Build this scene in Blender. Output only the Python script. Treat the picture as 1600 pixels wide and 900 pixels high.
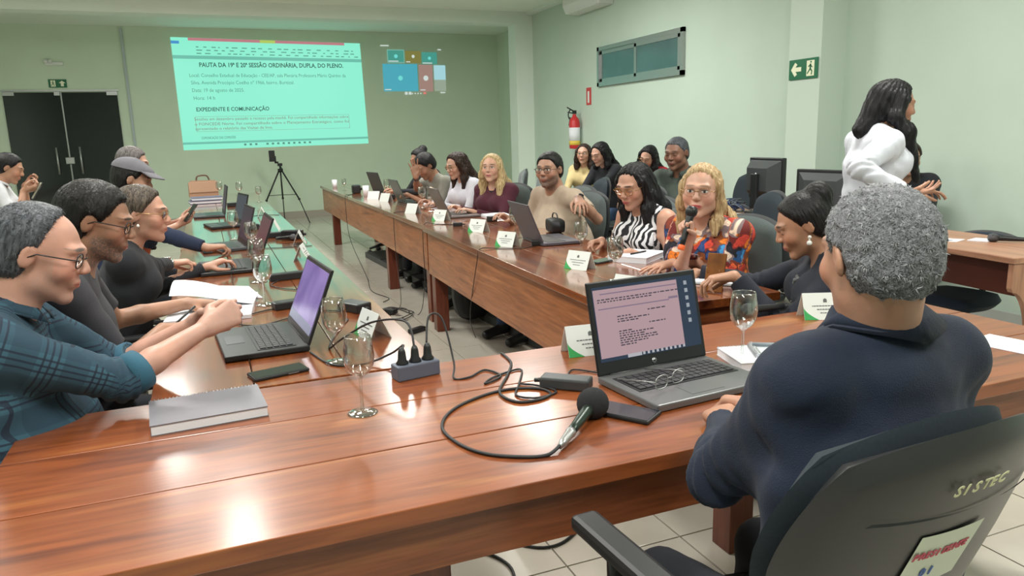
import bpy, bmesh, math, random
import numpy as np
from mathutils import Vector, Matrix
for o in list(bpy.data.objects): bpy.data.objects.remove(o)
S = bpy.context.scene
COL = S.collection
random.seed(7)
# ---------------------------------------------------------------- camera
cd = bpy.data.cameras.new('camera'); cam = bpy.data.objects.new('camera', cd); COL.objects.link(cam)
cd.sensor_width = 36; cd.lens = 1164/1600*36; cd.clip_start = .05
cam.matrix_world = Matrix(((0.925930,0.101536,-0.363791,0.000),(-0.376630,0.175943,-0.909502,0.000),(-0.028341,0.979150,0.201153,1.410),(0,0,0,1)))
S.camera = cam
# ---------------------------------------------------------------- world, lamps, exposure
w = bpy.data.worlds.new('world'); S.world = w; w.use_nodes = True
bg = w.node_tree.nodes['Background']; bg.inputs[0].default_value = (.75,.9,.85,1); bg.inputs[1].default_value = .22
S.view_settings.view_transform = 'Standard'; S.view_settings.look = 'None'
S.view_settings.exposure = 0.0; S.view_settings.gamma = 1; S.view_settings.use_curve_mapping = False
CEIL = 3.36
LAMPC = (1.0,.985,.93)
LAMPS = [(-.2,.2,75),(-.2,3.1,65),(0,5.9,48),(3.0,.2,75),(3.0,3.1,75),(3.2,7.4,75),(-2.6,3.1,40),(-2.6,7.4,70),(-.65,8.8,75),(2.0,8.8,70)]
for i,(x,y,p) in enumerate(LAMPS):
    l = bpy.data.lights.new('ceiling_lamp','AREA'); l.shape='RECTANGLE'; l.size=.28; l.size_y=1.25; l.energy=p; l.color=LAMPC
    o = bpy.data.objects.new('ceiling_lamp',l); COL.objects.link(o); o.location=(x,y,CEIL-.075)
# ---------------------------------------------------------------- materials
MATS = {}
def nm(name):
    m = bpy.data.materials.new(name); m.use_nodes = True
    return m, m.node_tree, m.node_tree.nodes['Principled BSDF']
def mat(name, col, rough=.5, metal=0, noise=0, nscale=20, bump=0, bscale=80, emit=None, es=1, alpha=1, coat=0, spec=.5, sheen=0, trans=0, ior=1.45):
    if name in MATS: return MATS[name]
    m,t,b = nm(name); L = t.links.new
    c = (col[0],col[1],col[2],1)
    b.inputs['Base Color'].default_value = c
    b.inputs['Roughness'].default_value = rough; b.inputs['Metallic'].default_value = metal
    b.inputs['Specular IOR Level'].default_value = spec; b.inputs['IOR'].default_value = ior
    b.inputs['Coat Weight'].default_value = coat; b.inputs['Sheen Weight'].default_value = sheen
    b.inputs['Transmission Weight'].default_value = trans
    tc = t.nodes.new('ShaderNodeTexCoord')
    if noise:
        n = t.nodes.new('ShaderNodeTexNoise'); n.inputs['Scale'].default_value = nscale; n.inputs['Detail'].default_value = 3
        L(tc.outputs['Object'], n.inputs['Vector'])
        r = t.nodes.new('ShaderNodeMapRange'); L(n.outputs['Fac'], r.inputs[0])
        r.inputs[1].default_value=.3; r.inputs[2].default_value=.7; r.inputs[3].default_value = 1-noise; r.inputs[4].default_value = 1+noise
        x = t.nodes.new('ShaderNodeVectorMath'); x.operation='SCALE'; x.inputs[0].default_value = col[:3]; L(r.outputs[0], x.inputs['Scale'])
        L(x.outputs[0], b.inputs['Base Color'])
    if bump:
        n = t.nodes.new('ShaderNodeTexNoise'); n.inputs['Scale'].default_value = bscale; n.inputs['Detail'].default_value = 3
        L(tc.outputs['Object'], n.inputs['Vector'])
        bp = t.nodes.new('ShaderNodeBump'); bp.inputs['Strength'].default_value = bump; bp.inputs['Distance'].default_value=.01
        L(n.outputs['Fac'], bp.inputs['Height']); L(bp.outputs[0], b.inputs['Normal'])
    if emit:
        b.inputs['Emission Color'].default_value = (*emit,1); b.inputs['Emission Strength'].default_value = es
    MATS[name] = m
    return m
def ramp(t, stops):
    r = t.nodes.new('ShaderNodeValToRGB'); e = r.color_ramp.elements
    while len(e) < len(stops): e.new(.5)
    for q,(p,c) in zip(e,stops): q.position=p; q.color=(*c,1)
    return r
def wood(name, dark, mid, light, along='X', rough=.22, coat=.35, gs=1.0, rot=0):
    m,t,b = nm(name); L=t.links.new
    tc = t.nodes.new('ShaderNodeTexCoord'); mp = t.nodes.new('ShaderNodeMapping'); L(tc.outputs['Object'], mp.inputs[0])
    oi = t.nodes.new('ShaderNodeObjectInfo'); ad = t.nodes.new('ShaderNodeVectorMath'); ad.operation='ADD'
    sc = {'X':(.55,7,7),'Y':(7,.55,7),'Z':(7,7,.55)}[along]; mp.inputs['Scale'].default_value = [v*gs for v in sc]
    cm = t.nodes.new('ShaderNodeCombineXYZ'); mu=t.nodes.new('ShaderNodeMath'); mu.operation='MULTIPLY'; mu.inputs[1].default_value=37
    L(oi.outputs['Random'],mu.inputs[0]); L(mu.outputs[0],cm.inputs[0]); L(mu.outputs[0],cm.inputs[1]); L(mu.outputs[0],cm.inputs[2])
    L(mp.outputs[0],ad.inputs[0]); L(cm.outputs[0],ad.inputs[1])
    n1 = t.nodes.new('ShaderNodeTexNoise'); n1.inputs['Scale'].default_value=1.6; n1.inputs['Detail'].default_value=5; n1.inputs['Distortion'].default_value=1.4
    L(ad.outputs[0],n1.inputs['Vector'])
    n2 = t.nodes.new('ShaderNodeTexNoise'); n2.inputs['Scale'].default_value=9; n2.inputs['Detail'].default_value=6; n2.inputs['Distortion'].default_value=.5
    L(ad.outputs[0],n2.inputs['Vector'])
    r = ramp(t,[(.30,dark),(.44,mid),(.56,mid),(.72,light)]); L(n1.outputs['Fac'],r.inputs[0])
    r2 = ramp(t,[(.35,(.62,.58,.55)),(.6,(1.05,1.05,1.05))]); L(n2.outputs['Fac'],r2.inputs[0])
    mx = t.nodes.new('ShaderNodeMix'); mx.data_type='RGBA'; mx.blend_type='MULTIPLY'; mx.inputs[0].default_value=.75
    L(r.outputs[0],mx.inputs[6]); L(r2.outputs[0],mx.inputs[7])
    # small knots
    v = t.nodes.new('ShaderNodeTexVoronoi'); v.inputs['Scale'].default_value=.9; L(ad.outputs[0],v.inputs['Vector'])
    rk = ramp(t,[(.02,(.3,.2,.15)),(.07,(1,1,1))]); L(v.outputs['Distance'],rk.inputs[0])
    m2 = t.nodes.new('ShaderNodeMix'); m2.data_type='RGBA'; m2.blend_type='MULTIPLY'; m2.inputs[0].default_value=1
    L(mx.outputs[2],m2.inputs[6]); L(rk.outputs[0],m2.inputs[7]); L(m2.outputs[2],b.inputs['Base Color'])
    b.inputs['Roughness'].default_value=rough; b.inputs['Coat Weight'].default_value=coat; b.inputs['Coat Roughness'].default_value=.17 if along=='X' else .10
    bp=t.nodes.new('ShaderNodeBump'); bp.inputs['Strength'].default_value=.12; bp.inputs['Distance'].default_value=.004
    n3=t.nodes.new('ShaderNodeTexNoise'); n3.inputs['Scale'].default_value=2.2; n3.inputs['Detail'].default_value=4; L(ad.outputs[0],n3.inputs['Vector'])
    L(n3.outputs['Fac'],bp.inputs['Height']); L(bp.outputs[0],b.inputs['Normal']); L(bp.outputs[0],b.inputs['Coat Normal'])
    MATS[name]=m
    return m
def screen_mat(name, col, es): return mat(name, (0,0,0), .3, emit=col, es=es)
W_TOP = wood('table_wood_lengthwise',(.115,.026,.009),(.25,.066,.017),(.41,.155,.042),'X',.36,.35,.8)
W_TOPY = wood('table_wood_deep',(.12,.028,.010),(.25,.068,.018),(.40,.15,.042),'Y',.22,1.0,.8)
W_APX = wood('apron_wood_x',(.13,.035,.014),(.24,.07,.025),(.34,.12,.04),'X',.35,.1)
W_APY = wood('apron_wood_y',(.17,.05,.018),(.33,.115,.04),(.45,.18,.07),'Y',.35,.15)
W_LEG = wood('leg_wood',(.08,.02,.010),(.15,.035,.016),(.20,.055,.022),'Z',.35,.1)
W_DESK = wood('desk_laminate',(.36,.17,.10),(.43,.215,.135),(.48,.255,.165),'Y',.35,0,.5)
W_DESKZ = wood('desk_laminate_upright',(.36,.17,.10),(.43,.215,.135),(.48,.255,.165),'Z',.4,0,.5)
W_DESKD = mat('desk_panel_dark',(.09,.022,.014),.45)
M_WALL = mat('wall_paint',(.51,.62,.535),.75,noise=.03,nscale=1.5,bump=.05,bscale=60)
M_WALLF = mat('wall_paint_lit',(.64,.75,.60),.75,noise=.03,nscale=1.5,bump=.05,bscale=60)  # the wall paint again, with alcove light and projector green put into its colour
M_PIER = mat('pier_paint',(.74,.82,.75),.7,noise=.02,nscale=2)
M_CEIL = mat('ceiling_paint',(.80,.86,.78),.8)
M_BASE = mat('baseboard_tile',(.40,.36,.31),.35)
M_GROUT = mat('grout',(.30,.27,.23),.8)
M_TILE = mat('floor_tile',(.56,.52,.45),.16,noise=.05,nscale=5,coat=.2)
M_WHITE = mat('white_plastic',(.75,.77,.74),.4)
M_PAPER = mat('paper',(.78,.79,.84),.8)
M_BLACK = mat('black_plastic',(.016,.017,.019),.38)
M_DGREY = mat('dark_grey_plastic',(.05,.055,.06),.42)
M_LGREY = mat('laptop_grey',(.16,.165,.17),.32,metal=.4)
M_CHROME = mat('chrome',(.75,.75,.72),.12,metal=1)
M_STEEL = mat('steel_grey',(.42,.43,.43),.35,metal=.8)
M_RUBBER = mat('cable_rubber',(.02,.02,.022),.5)
M_FABRIC = mat('chair_fabric',(.075,.098,.10),.85,noise=.12,nscale=220,bump=.2,bscale=500,sheen=.3)
M_FABDK = mat('chair_fabric_dark',(.02,.03,.04),.85,noise=.12,nscale=220)
M_GREEN = mat('sign_green',(.008,.14,.06),.4)
M_CREAM = mat('sign_cream',(.80,.82,.60),.45,emit=(.8,.82,.6),es=.05)
M_RED = mat('extinguisher_red',(.55,.03,.035),.35)
def glass_mat():
    m,t,b=nm('clear_glass'); L=t.links.new
    tr=t.nodes.new('ShaderNodeBsdfTransparent'); tr.inputs[0].default_value=(.93,.95,.94,1); gl=t.nodes.new('ShaderNodeBsdfGlossy'); gl.inputs['Roughness'].default_value=.03
    lw=t.nodes.new('ShaderNodeLayerWeight'); lw.inputs[0].default_value=.38; mx=t.nodes.new('ShaderNodeMixShader')
    mr=t.nodes.new('ShaderNodeMapRange'); mr.inputs[3].default_value=.10; mr.inputs[4].default_value=1.0; L(lw.outputs['Facing'],mr.inputs[0])
    pw=t.nodes.new('ShaderNodeMath'); pw.operation='POWER'; pw.inputs[1].default_value=1.25; L(mr.outputs[0],pw.inputs[0])
    L(pw.outputs[0],mx.inputs[0]); L(tr.outputs[0],mx.inputs[1]); L(gl.outputs[0],mx.inputs[2]); L(mx.outputs[0],t.nodes['Material Output'].inputs[0])
    MATS['clear_glass']=m; return m
M_GLASS = glass_mat()
M_WATER = mat('water',(.95,1,1),.0,trans=1,ior=1.33)
def tint_mat():
    m,t,b=nm('tinted_door_glass')
    b.inputs['Base Color'].default_value=(.018,.02,.022,1); b.inputs['Roughness'].default_value=.04; b.inputs['Specular IOR Level'].default_value=.6
    MATS['tint']=m; return m
M_TINT = tint_mat()
M_WINGLASS = mat('window_glass',(.07,.13,.13),.12,spec=.6,noise=.15,nscale=2)
# ---------------------------------------------------------------- object helpers
def link(name, me, m=None, parent=None, loc=None):
    o = bpy.data.objects.new(name, me); COL.objects.link(o)
    if m is not None and me is not None and len(me.materials)==0: me.materials.append(m)
    if parent is not None: o.parent = parent
    if loc is not None: o.location = loc
    return o
def tag(o, label=None, cat=None, group=None, kind=None):
    if label: o['label']=label
    if cat: o['category']=cat
    if group: o['group']=group
    if kind: o['kind']=kind
    return o
def thing(name, label, cat, loc=(0,0,0), rz=0, group=None):
    o = bpy.data.objects.new(name, None); COL.objects.link(o); o.location=loc; o.rotation_euler=(0,0,rz); o.empty_display_size=.1
    return tag(o,label,cat,group)
class MB:
    def __init__(s): s.v=[]; s.f=[]; s.sm=[]
    def add(s, vs, fs, smooth=False, M=None):
        n=len(s.v)
        if M is not None: vs=[tuple(M@Vector(v)) for v in vs]
        s.v+= [tuple(v) for v in vs]; s.f+=[tuple(i+n for i in f) for f in fs]; s.sm+=[smooth]*len(fs); return s
    def box(s, c, d, M=None, bev=0):
        x,y,z=c; a,b,h=d[0]/2,d[1]/2,d[2]/2
        if bev<=0:
            vs=[(x+i*a,y+j*b,z+k*h) for i in(-1,1) for j in(-1,1) for k in(-1,1)]
            return s.add(vs,[(0,1,3,2),(4,6,7,5),(0,4,5,1),(2,3,7,6),(0,2,6,4),(1,5,7,3)],False,M)
        bm=bmesh.new(); bmesh.ops.create_cube(bm,size=1)
        for v in bm.verts: v.co=Vector((x+v.co.x*2*a,y+v.co.y*2*b,z+v.co.z*2*h))
        bmesh.ops.bevel(bm,geom=bm.edges[:],offset=bev,segments=2,affect='EDGES',profile=.5)
        bm.verts.index_update(); vs=[v.co.copy() for v in bm.verts]; fs=[[v.index for v in f.verts] for f in bm.faces]; bm.free()
        return s.add(vs,fs,False,M)
    def prism(s, pts, z0, z1, M=None, smooth=False):   # polygon in xy extruded in z
        n=len(pts); vs=[(p[0],p[1],z0) for p in pts]+[(p[0],p[1],z1) for p in pts]
        fs=[tuple(range(n-1,-1,-1)),tuple(range(n,2*n))]
        s.add(vs,fs,False,M); k=len(s.v)-2*n
        for i in range(n):
            j=(i+1)%n; s.f.append((k+i,k+j,k+n+j,k+n+i)); s.sm.append(smooth)
        return s
    def lathe(s, prof, n=24, M=None, smooth=True):   # prof [(r,z)]
        vs=[];fs=[]
        for r,z in prof:
            for i in range(n):
                a=2*math.pi*i/n; vs.append((r*math.cos(a),r*math.sin(a),z))
        for j in range(len(prof)-1):
            for i in range(n):
                k=(i+1)%n; fs.append((j*n+i,j*n+k,(j+1)*n+k,(j+1)*n+i))
        if prof[0][0]>1e-5: fs.append(tuple(range(n-1,-1,-1)))
        if prof[-1][0]>1e-5: fs.append(tuple(range((len(prof)-1)*n,len(prof)*n)))
        return s.add(vs,fs,smooth,M)
    def tube(s, pts, r, n=8, M=None, r2=None, closed=False):
        P=[Vector(p) for p in pts]; m=len(P); vs=[];fs=[]
        up=Vector((0,0,1)); prev=None
        for i,p in enumerate(P):
            if closed: d=P[(i+1)%m]-P[i-1]
            else: d=(P[min(i+1,m-1)]-P[max(i-1,0)])
            d.normalize()
            if prev is None:
                a=d.cross(up)
                if a.length<.1: a=d.cross(Vector((1,0,0)))
            else: a=prev-d*prev.dot(d)
            a.normalize(); prev=a; b=d.cross(a)
            rr = r if r2 is None else r+(r2-r)*i/(m-1)
            for k in range(n):
                t=2*math.pi*k/n; vs.append(p+a*rr*math.cos(t)+b*rr*math.sin(t))
        for i in range(m if closed else m-1):
            j=(i+1)%m
            for k in range(n):
                l=(k+1)%n; fs.append((i*n+k,i*n+l,j*n+l,j*n+k))
        if not closed: fs+= [tuple(range(n-1,-1,-1)),tuple(range((m-1)*n,m*n))]
        return s.add(vs,fs,True,M)
    def sphere(s, c, r, n=14, M=None, sq=(1,1,1)):
        pr=[(max(1e-6,math.sin(math.pi*i/n)),-math.cos(math.pi*i/n)) for i in range(n+1)]
        T=Matrix.Translation(c)@Matrix.Diagonal((r*sq[0],r*sq[1],r*sq[2],1))
        if M is not None: T=M@T
        return s.lathe(pr,n+4,T)
    def cyl(s, a, b, r, n=16, r2=None, M=None): 
        return s.tube([a,b],r,n,M,r2)
    def mesh(s, name):
        me=bpy.data.meshes.new(name); me.from_pydata(s.v,[],s.f); me.polygons.foreach_set('use_smooth',s.sm); me.update(); return me
    def build(s, name, m, parent=None, loc=None): return link(name,s.mesh(name),m,parent,loc)
def spline(pts, k=8):
    P=[Vector(p) for p in pts]; out=[]
    for i in range(len(P)-1):
        a=P[max(i-1,0)]; b=P[i]; c=P[i+1]; d=P[min(i+2,len(P)-1)]
        for j in range(k):
            t=j/k; out.append(.5*((2*b)+(c-a)*t+(2*a-5*b+4*c-d)*t*t+(3*b-a-3*c+d)*t**3))
    out.append(P[-1]); return out
def copy_tree(o, parent=None):
    c=o.copy(); COL.objects.link(c)
    if parent is not None: c.parent=parent
    for ch in list(o.children): copy_tree(ch,c)
    return c
def text(name, s, size, m, parent, M, depth=.0008, bold=0, align='LEFT', wscale=1):
    cu=bpy.data.curves.new(name,'FONT'); cu.body=s; cu.size=size; cu.extrude=depth; cu.offset=bold; cu.align_x=align; cu.resolution_u=2
    ob=bpy.data.objects.new(name,cu); COL.objects.link(ob)
    dg=bpy.context.evaluated_depsgraph_get(); me=bpy.data.meshes.new_from_object(ob.evaluated_get(dg))
    COL.objects.unlink(ob); bpy.data.objects.remove(ob); bpy.data.curves.remove(cu)
    if wscale!=1:
        for v in me.vertices: v.co.x*=wscale
    me.transform(M); me.materials.clear()
    o_=link(name,me,m,parent)
    if name=='text_line': o_['kind']='stuff'
    return o_
# ================================================================ the setting
def struct(name, mb, m, kind='structure', parent=None):
    o=mb.build(name,m,parent)
    if parent is None: o['kind']='structure'
    return o
fl=struct('floor',MB().box((0.3,5.7,-.06),(11,18.2,.1)),M_GROUT)
# floor tiles: the 300 nearest in view are single objects, the others one joined part
TS=.445; tm=MB().box((0,0,0),(TS-.006,TS-.006,.011),bev=.0012).mesh('tile'); tm.materials.append(M_TILE)
Rinv=cam.matrix_world.inverted()
def seen(x,y):
    c=Rinv@Vector((x,y,0)); 
    if c.z>-.2: return False
    u=c.x/-c.z*1164; v=-c.y/-c.z*1164
    return abs(u)<880 and abs(v)<530
cells=[]
for i in range(-12,13):
    for j in range(-7,34):
        x=.31+i*TS; y=.02+j*TS
        if -5<x<5.6 and y<14.6: cells.append((0 if seen(x,y) else 1, x*x+y*y, x, y))
cells.sort()
for n,(a,b,x,y) in enumerate(cells[:300]):
    o=bpy.data.objects.new('tile',tm); COL.objects.link(o); o.parent=fl; o.location=(x,y,-.0055)
rest=MB()
for a,b,x,y in cells[300:]: rest.box((x,y,-.0055),(TS-.006,TS-.006,.011))
tag(struct('tile_field',rest,M_TILE,parent=fl),kind='stuff')
struct('ceiling',MB().box((.3,5.7,CEIL+.05),(11,18.2,.1)),M_CEIL)
wb=struct('wall_back',MB().box((.35,14.48,1.7),(11,.12,3.5)),M_WALLF)
struct('wall_right',MB().box((5.24,4.4,1.7),(.14,15,3.5)),M_WALL)
struct('wall_alcove',MB().box((5.66,13.2,1.7),(.14,2.7,3.5)),M_WALLF)
struct('wall_left',MB().box((-4.9,5.7,1.7),(.14,18,3.5)),M_WALL)
struct('wall_front',MB().box((.3,-3.2,1.7),(11,.14,3.5)),M_WALL)
struct('trim_1',MB().box((5.22,11.86,1.7),(.7,.32,3.5)),M_PIER)              # pier beside the alcove
struct('trim_2',MB().box((-.03,11.86,3.30),(9.8,.32,.26)),M_PIER)            # beam over the alcove
struct('trim_3',MB().box((5.05,5.27,1.7),(.3,.38,3.5)),mat('pilaster_paint',(.56,.66,.58),.75))               # pilaster on the right wall
struct('baseboard_back',MB().box((.35,14.41,.065),(11,.022,.13)),M_BASE)
struct('baseboard_right',MB().box((5.16,4.4,.04),(.022,15,.08),),mat('baseboard_grey',(.42,.44,.42),.5))
struct('baseboard_left',MB().box((-4.82,5.7,.06),(.022,17.6,.12)),M_BASE)
# high sliding window on the right wall
win=thing('window_1',None,None,(5.165,8.43,2.29)); win['kind']='structure'
fm=MB(); W2,H2=1.01,.26
fm.box((0,0,H2-.025),(.07,2*W2,.05)); fm.box((0,0,-H2+.025),(.07,2*W2,.05)); fm.box((0,W2-.025,0),(.07,.05,2*H2)); fm.box((0,-W2+.025,0),(.07,.05,2*H2))
fm.build('window_frame',M_STEEL,win)
for k,(ya,yb,xo) in enumerate(((-.96,.04,-.022),(-.02,.96,.0))):
    sb=MB(); yc=(ya+yb)/2; w_=yb-ya
    sb.box((xo,yc,H2-.075),(.022,w_,.05)).box((xo,yc,-H2+.075),(.022,w_,.05)).box((xo,ya+.025,0),(.022,.05,.4)).box((xo,yb-.025,0),(.022,.05,.4))
    sa=sb.build('sash',M_STEEL,win)
    MB().box((xo,yc,0),(.006,w_-.09,.36)).build('pane',M_WINGLASS,sa)
# tinted glass double door in the back wall
dr=thing('door_1',None,None,(-2.07,14.40,0)); dr['kind']='structure'
MB().box((-.42,0,1.155),(.80,.012,2.29)).build('glass_leaf',M_TINT,dr)
MB().box((.41,0,1.155),(.81,.012,2.29)).build('glass_leaf',M_TINT,dr)
for x in (-.18,.16):
    h=MB().cyl((x,-.05,.98),(x,-.05,1.42),.017); 
    for z in (1.03,1.37): h.cyl((x,-.05,z),(x,0,z),.009)
    h.build('handle',M_STEEL,dr)
MB().box((-.005,-.015,1.2),(.13,.04,.11),bev=.008).build('lock',M_STEEL,dr)
for x,w_ in ((-.74,.16),(-.06,.08),(.74,.16)): MB().box((x,-.012,2.28),(w_,.03,.06)).build('hinge_clamp',M_STEEL,dr)
MB().box((0,.02,2.33),(1.70,.04,.025)).box((-.005,.004,1.15),(.012,.01,2.3)).build('door_edge_trim',M_STEEL,dr)
def arrow_sign(name,label,loc,w,h,axis,left,Mx):
    r=thing(name,label,'sign',loc); 
    MB().box((0,0,0),(w,.006,h),Mx).build('panel',M_GREEN,r)
    s=-1 if left else 1
    if left:
        a=[(-.42,0),(-.28,.26),(-.2,.18),(-.26,.08),(-.06,.08),(-.06,-.08),(-.26,-.08),(-.2,-.18),(-.28,-.26)]
    else:
        a=[(.25,.34),(.06,.05),(.17,.05),(.17,-.34),(.33,-.34),(.33,.05),(.44,.05)]
    mb=MB(); Q=Mx@Matrix(((1,0,0,0),(0,0,1,-.005),(0,1,0,0),(0,0,0,1)))
    mb.prism([(p[0]*w,p[1]*h if not left else p[1]*h*1.35) for p in a][::1],-.001,.001,Q); mb.build('arrow',M_CREAM,r)
    cx=.26 if left else -.25
    mb=MB().prism([((cx+i*.13)*w,j*.38*h) for i,j in((-1,-1),(1,-1),(1,1),(-1,1))],-.001,.0008,Q); dp=mb.build('doorway',M_CREAM,r)
    mb=MB(); g=M_GREEN
    def st(a,b,t): 
        A=Vector((a[0]*h+cx*w,a[1]*h,.0)); B=Vector((b[0]*h+cx*w,b[1]*h,.0)); d=(B-A).normalized(); n=Vector((-d.y,d.x,0))*t*h
        mb.prism([tuple(A+n)[:2],tuple(A-n)[:2],tuple(B-n)[:2],tuple(B+n)[:2]],-.0025,.0012,Q)
    st((0,.22),(.0,-.02),.05); st((0,-.02),(.12,-.16),.035); st((.12,-.16),(.08,-.32),.03); st((0,-.02),(-.1,-.14),.035); st((-.1,-.14),(-.2,-.26),.03)
    st((0,.16),(.14,.04),.025); st((0,.16),(-.14,.08),.025); st((.03,.34),(.03,.26),.045)
    mb.build('running_figure',g,dp)
    return r
XZ=Matrix.Identity(4)
RW=Matrix.Rotation(-math.pi/2,4,'Z')   # faces -x
arrow_sign('exit_sign','green exit sign with an arrow pointing up, above the tinted glass door',(-2.1,14.41,2.44),.26,.13,'y',False,XZ)
arrow_sign('exit_sign','green exit sign with a left arrow on the pilaster of the right wall',(4.893,5.27,1.90),.34,.17,'x',True,RW)
# emergency lamp, conduit and socket on the back wall
em=thing('emergency_light','small white emergency light high over the glass door','light',(-2.16,14.41,2.75))
MB().box((.05,0,0),(.26,.05,.05),bev=.006).build('housing',M_WHITE,em)
for x in (-.06,.0): MB().sphere((x,-.03,.035),.035,8).build('lamp_head',M_WHITE,em)
cdt=thing('conduit','pale grey vertical conduit between the glass door and the projected page','conduit',(-1.08,14.40,1.33))
MB().box((0,0,1.0),(.035,.03,2.0)).build('channel',mat('conduit_grey',(.45,.52,.55),.5),cdt); MB().box((0,-.01,-.05),(.09,.05,.12),bev=.006).build('socket',M_WHITE,cdt)
# fire extinguisher and its sign
sg=thing('extinguisher_sign','small red and white sign on the wall above the fire extinguisher','sign',(5.166,9.75,1.92))
MB().box((0,0,0),(.006,.14,.24)).build('panel',M_RED,sg); MB().box((-.005,0,-.01),(.002,.05,.16)).build('pictogram',M_WHITE,sg)
fe=thing('fire_extinguisher','red fire extinguisher hanging on the right wall beside the alcove','extinguisher',(5.06,10.0,1.22))
MB().lathe([(.0,-.04),(.075,-.03),(.08,0),(.08,.34),(.06,.40),(.028,.43),(.028,.46)],20).build('cylinder',M_RED,fe)
MB().lathe([(.0815,.08),(.0815,.27)],20).build('label',M_PAPER,fe); MB().lathe([(.0818,.02),(.0818,.08)],20).build('label',mat('yellow_label',(.75,.55,.08),.5),fe)
MB().box((0,.0,.49),(.05,.04,.05)).cyl((0,0,.5),(-.12,0,.56),.009).cyl((0,0,.47),(-.11,0,.49),.008).build('valve',M_BLACK,fe)
MB().tube(spline([(0,.02,.49),(0,.12,.53),(0,.2,.47),(0,.17,.40),(-.03,.08,.41),(-.06,.06,.3)]),.009).build('hose',M_BLACK,fe)
MB().box((.085,0,.3),(.03,.05,.06)).build('bracket',M_STEEL,fe)
# wall air conditioner
ac=thing('air_conditioner','white air conditioner high on the right wall, cut by the top of the photo','air conditioner',(5.165,9.55,3.22))
acm=MB(); pr=[(-.0,-.16),(-.2,-.15),(-.25,-.05),(-.24,.12),(-.2,.17),(0,.17)]
acm.add([(p[0],y,p[1]) for y in(-.5,.5) for p in pr],[(0,1,2,3,4,5),(11,10,9,8,7,6)]+[(i,i+6,(i+1)%6+6,(i+1)%6) for i in range(6)]); acm.build('body',M_WHITE,ac)
MB().box((-.19,0,-.157),(.07,.86,.012)).build('outlet_vane',M_WHITE,ac)
struct('trim_4',MB().box((5.12,8.7,3.34),(.12,6.2,.05)),M_PIER)
# ceiling fixtures (over the camera and over the tables)
for i,(x,y,p) in enumerate(LAMPS):
    f=thing('ceiling_light','white ceiling light fixture above '+['the front table at left','the left table','the far left table','the chairman','the right table','the far right table','the left wall seats','the glass door side','the far left seats','the aisle'][i],'light',(x,y,CEIL),group='ceiling light fixtures')
    MB().box((0,0,-.03),(.34,1.3,.06)).build('housing',M_WHITE,f)
# ---------------------------------------------------------------- projection on the back wall
E_PAGE=screen_mat('projected_page',(.28,.90,.66),.95)
def emi(n,c,s=.8): return screen_mat(n,c,s)
scr=thing('projected_page','large bright green-tinted document page projected on the back wall','projection',(1.27,14.415,2.25))
quad=[(-1.61,.95),(1.60,.90),(1.64,-.92),(-1.60,-.94)]
# page corners in wall coordinates
TLc,TRc,BRc,BLc=[Vector((x,0,z)) for x,z in quad]
def scrP(u,v,d=0):
    p=(TLc*(1-u)+TRc*u)*(1-v)+(BLc*(1-u)+BRc*u)*v; return (p.x,p.y-d,p.z)
def squad(mb,u0,v0,u1,v1,d): mb.add([scrP(u0,v0,d),scrP(u1,v0,d),scrP(u1,v1,d),scrP(u0,v1,d)],[(0,3,2,1)])
mb=MB(); mb.add([scrP(0,0,0),scrP(1,0,0),scrP(1,1,0),scrP(0,1,0),scrP(0,0,-.003),scrP(1,0,-.003),scrP(1,1,-.003),scrP(0,1,-.003)],[(0,3,2,1),(0,1,5,4),(2,3,7,6),(1,2,6,5),(0,4,7,3)]); mb.build('page',E_PAGE,scr)
mb=MB(); squad(mb,.085,.0,.91,.025,.002); mb.build('title_bar',emi('pr_red',(.62,.25,.28)),scr)
mb=MB(); squad(mb,.45,.0,.53,.027,.003); mb.build('title_tab',emi('pr_yellow',(.55,.72,.15)),scr)
mb=MB(); squad(mb,.0,.03,.04,.055,.003); mb.build('file_tab',emi('pr_blue',(.08,.35,.75)),scr)
mb=MB(); squad(mb,.0,.155,1,.185,.002); squad(mb,.0,.93,1,.95,.002); mb.build('ribbon_bar',emi('pr_bar',(.18,.62,.48)),scr)
E_TXT=emi('pr_text',(.04,.16,.12)); E_TXR=emi('pr_text_red',(.30,.25,.22)); E_TXM=emi('pr_text_mid',(.10,.33,.25))
mb=MB(); random.seed(3)
for r_ in range(3):
    u=.12
    while u<.97:
        wd=random.uniform(.008,.03); squad(mb,u,.075+.028*r_,u+wd,.083+.028*r_,.002); u+=wd+random.uniform(.01,.035)
u=.31
for k in range(12): squad(mb,u,.958,u+.012,.976,.002); u+=.029 if k!=2 else .06
tag(mb.build('toolbar_icons',E_TXM,scr),kind='stuff')
mb=MB(); 
for a in ((.075,.70,.90,.702),(.075,.835,.90,.837),(.075,.70,.0765,.837),(.8985,.70,.90,.837)): squad(mb,*a,.002)
mb.build('text_frame',E_TXR,scr)
def ptext(s,u,v,size,m,ws=1.0,bold=0):
    p=scrP(u,v,.004); n=len(s)
    text('text_line',s,size,m,scr,Matrix.Translation(p)@Matrix.Rotation(math.pi/2,4,'X'),.0004,bold,'LEFT',ws)
def fit(s,u0,u1,v,size,m,bold=0):
    cu=bpy.data.curves.new('t','FONT'); cu.body=s; cu.size=size; ob=bpy.data.objects.new('t',cu); COL.objects.link(ob); bpy.context.view_layer.update(); wd=ob.dimensions.x
    COL.objects.unlink(ob); bpy.data.objects.remove(ob); bpy.data.curves.remove(cu)
    L=(Vector(scrP(u1,v))-Vector(scrP(u0,v))).length; ptext(s,u0,v,size,m,L/max(wd,.01),bold)
fit('PAUTA DA 19ª E 20ª SESSÃO ORDINÁRIA, DUPLA, DO PLENO.',.125,.89,.255,.105,E_TXT,.0025)
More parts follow.
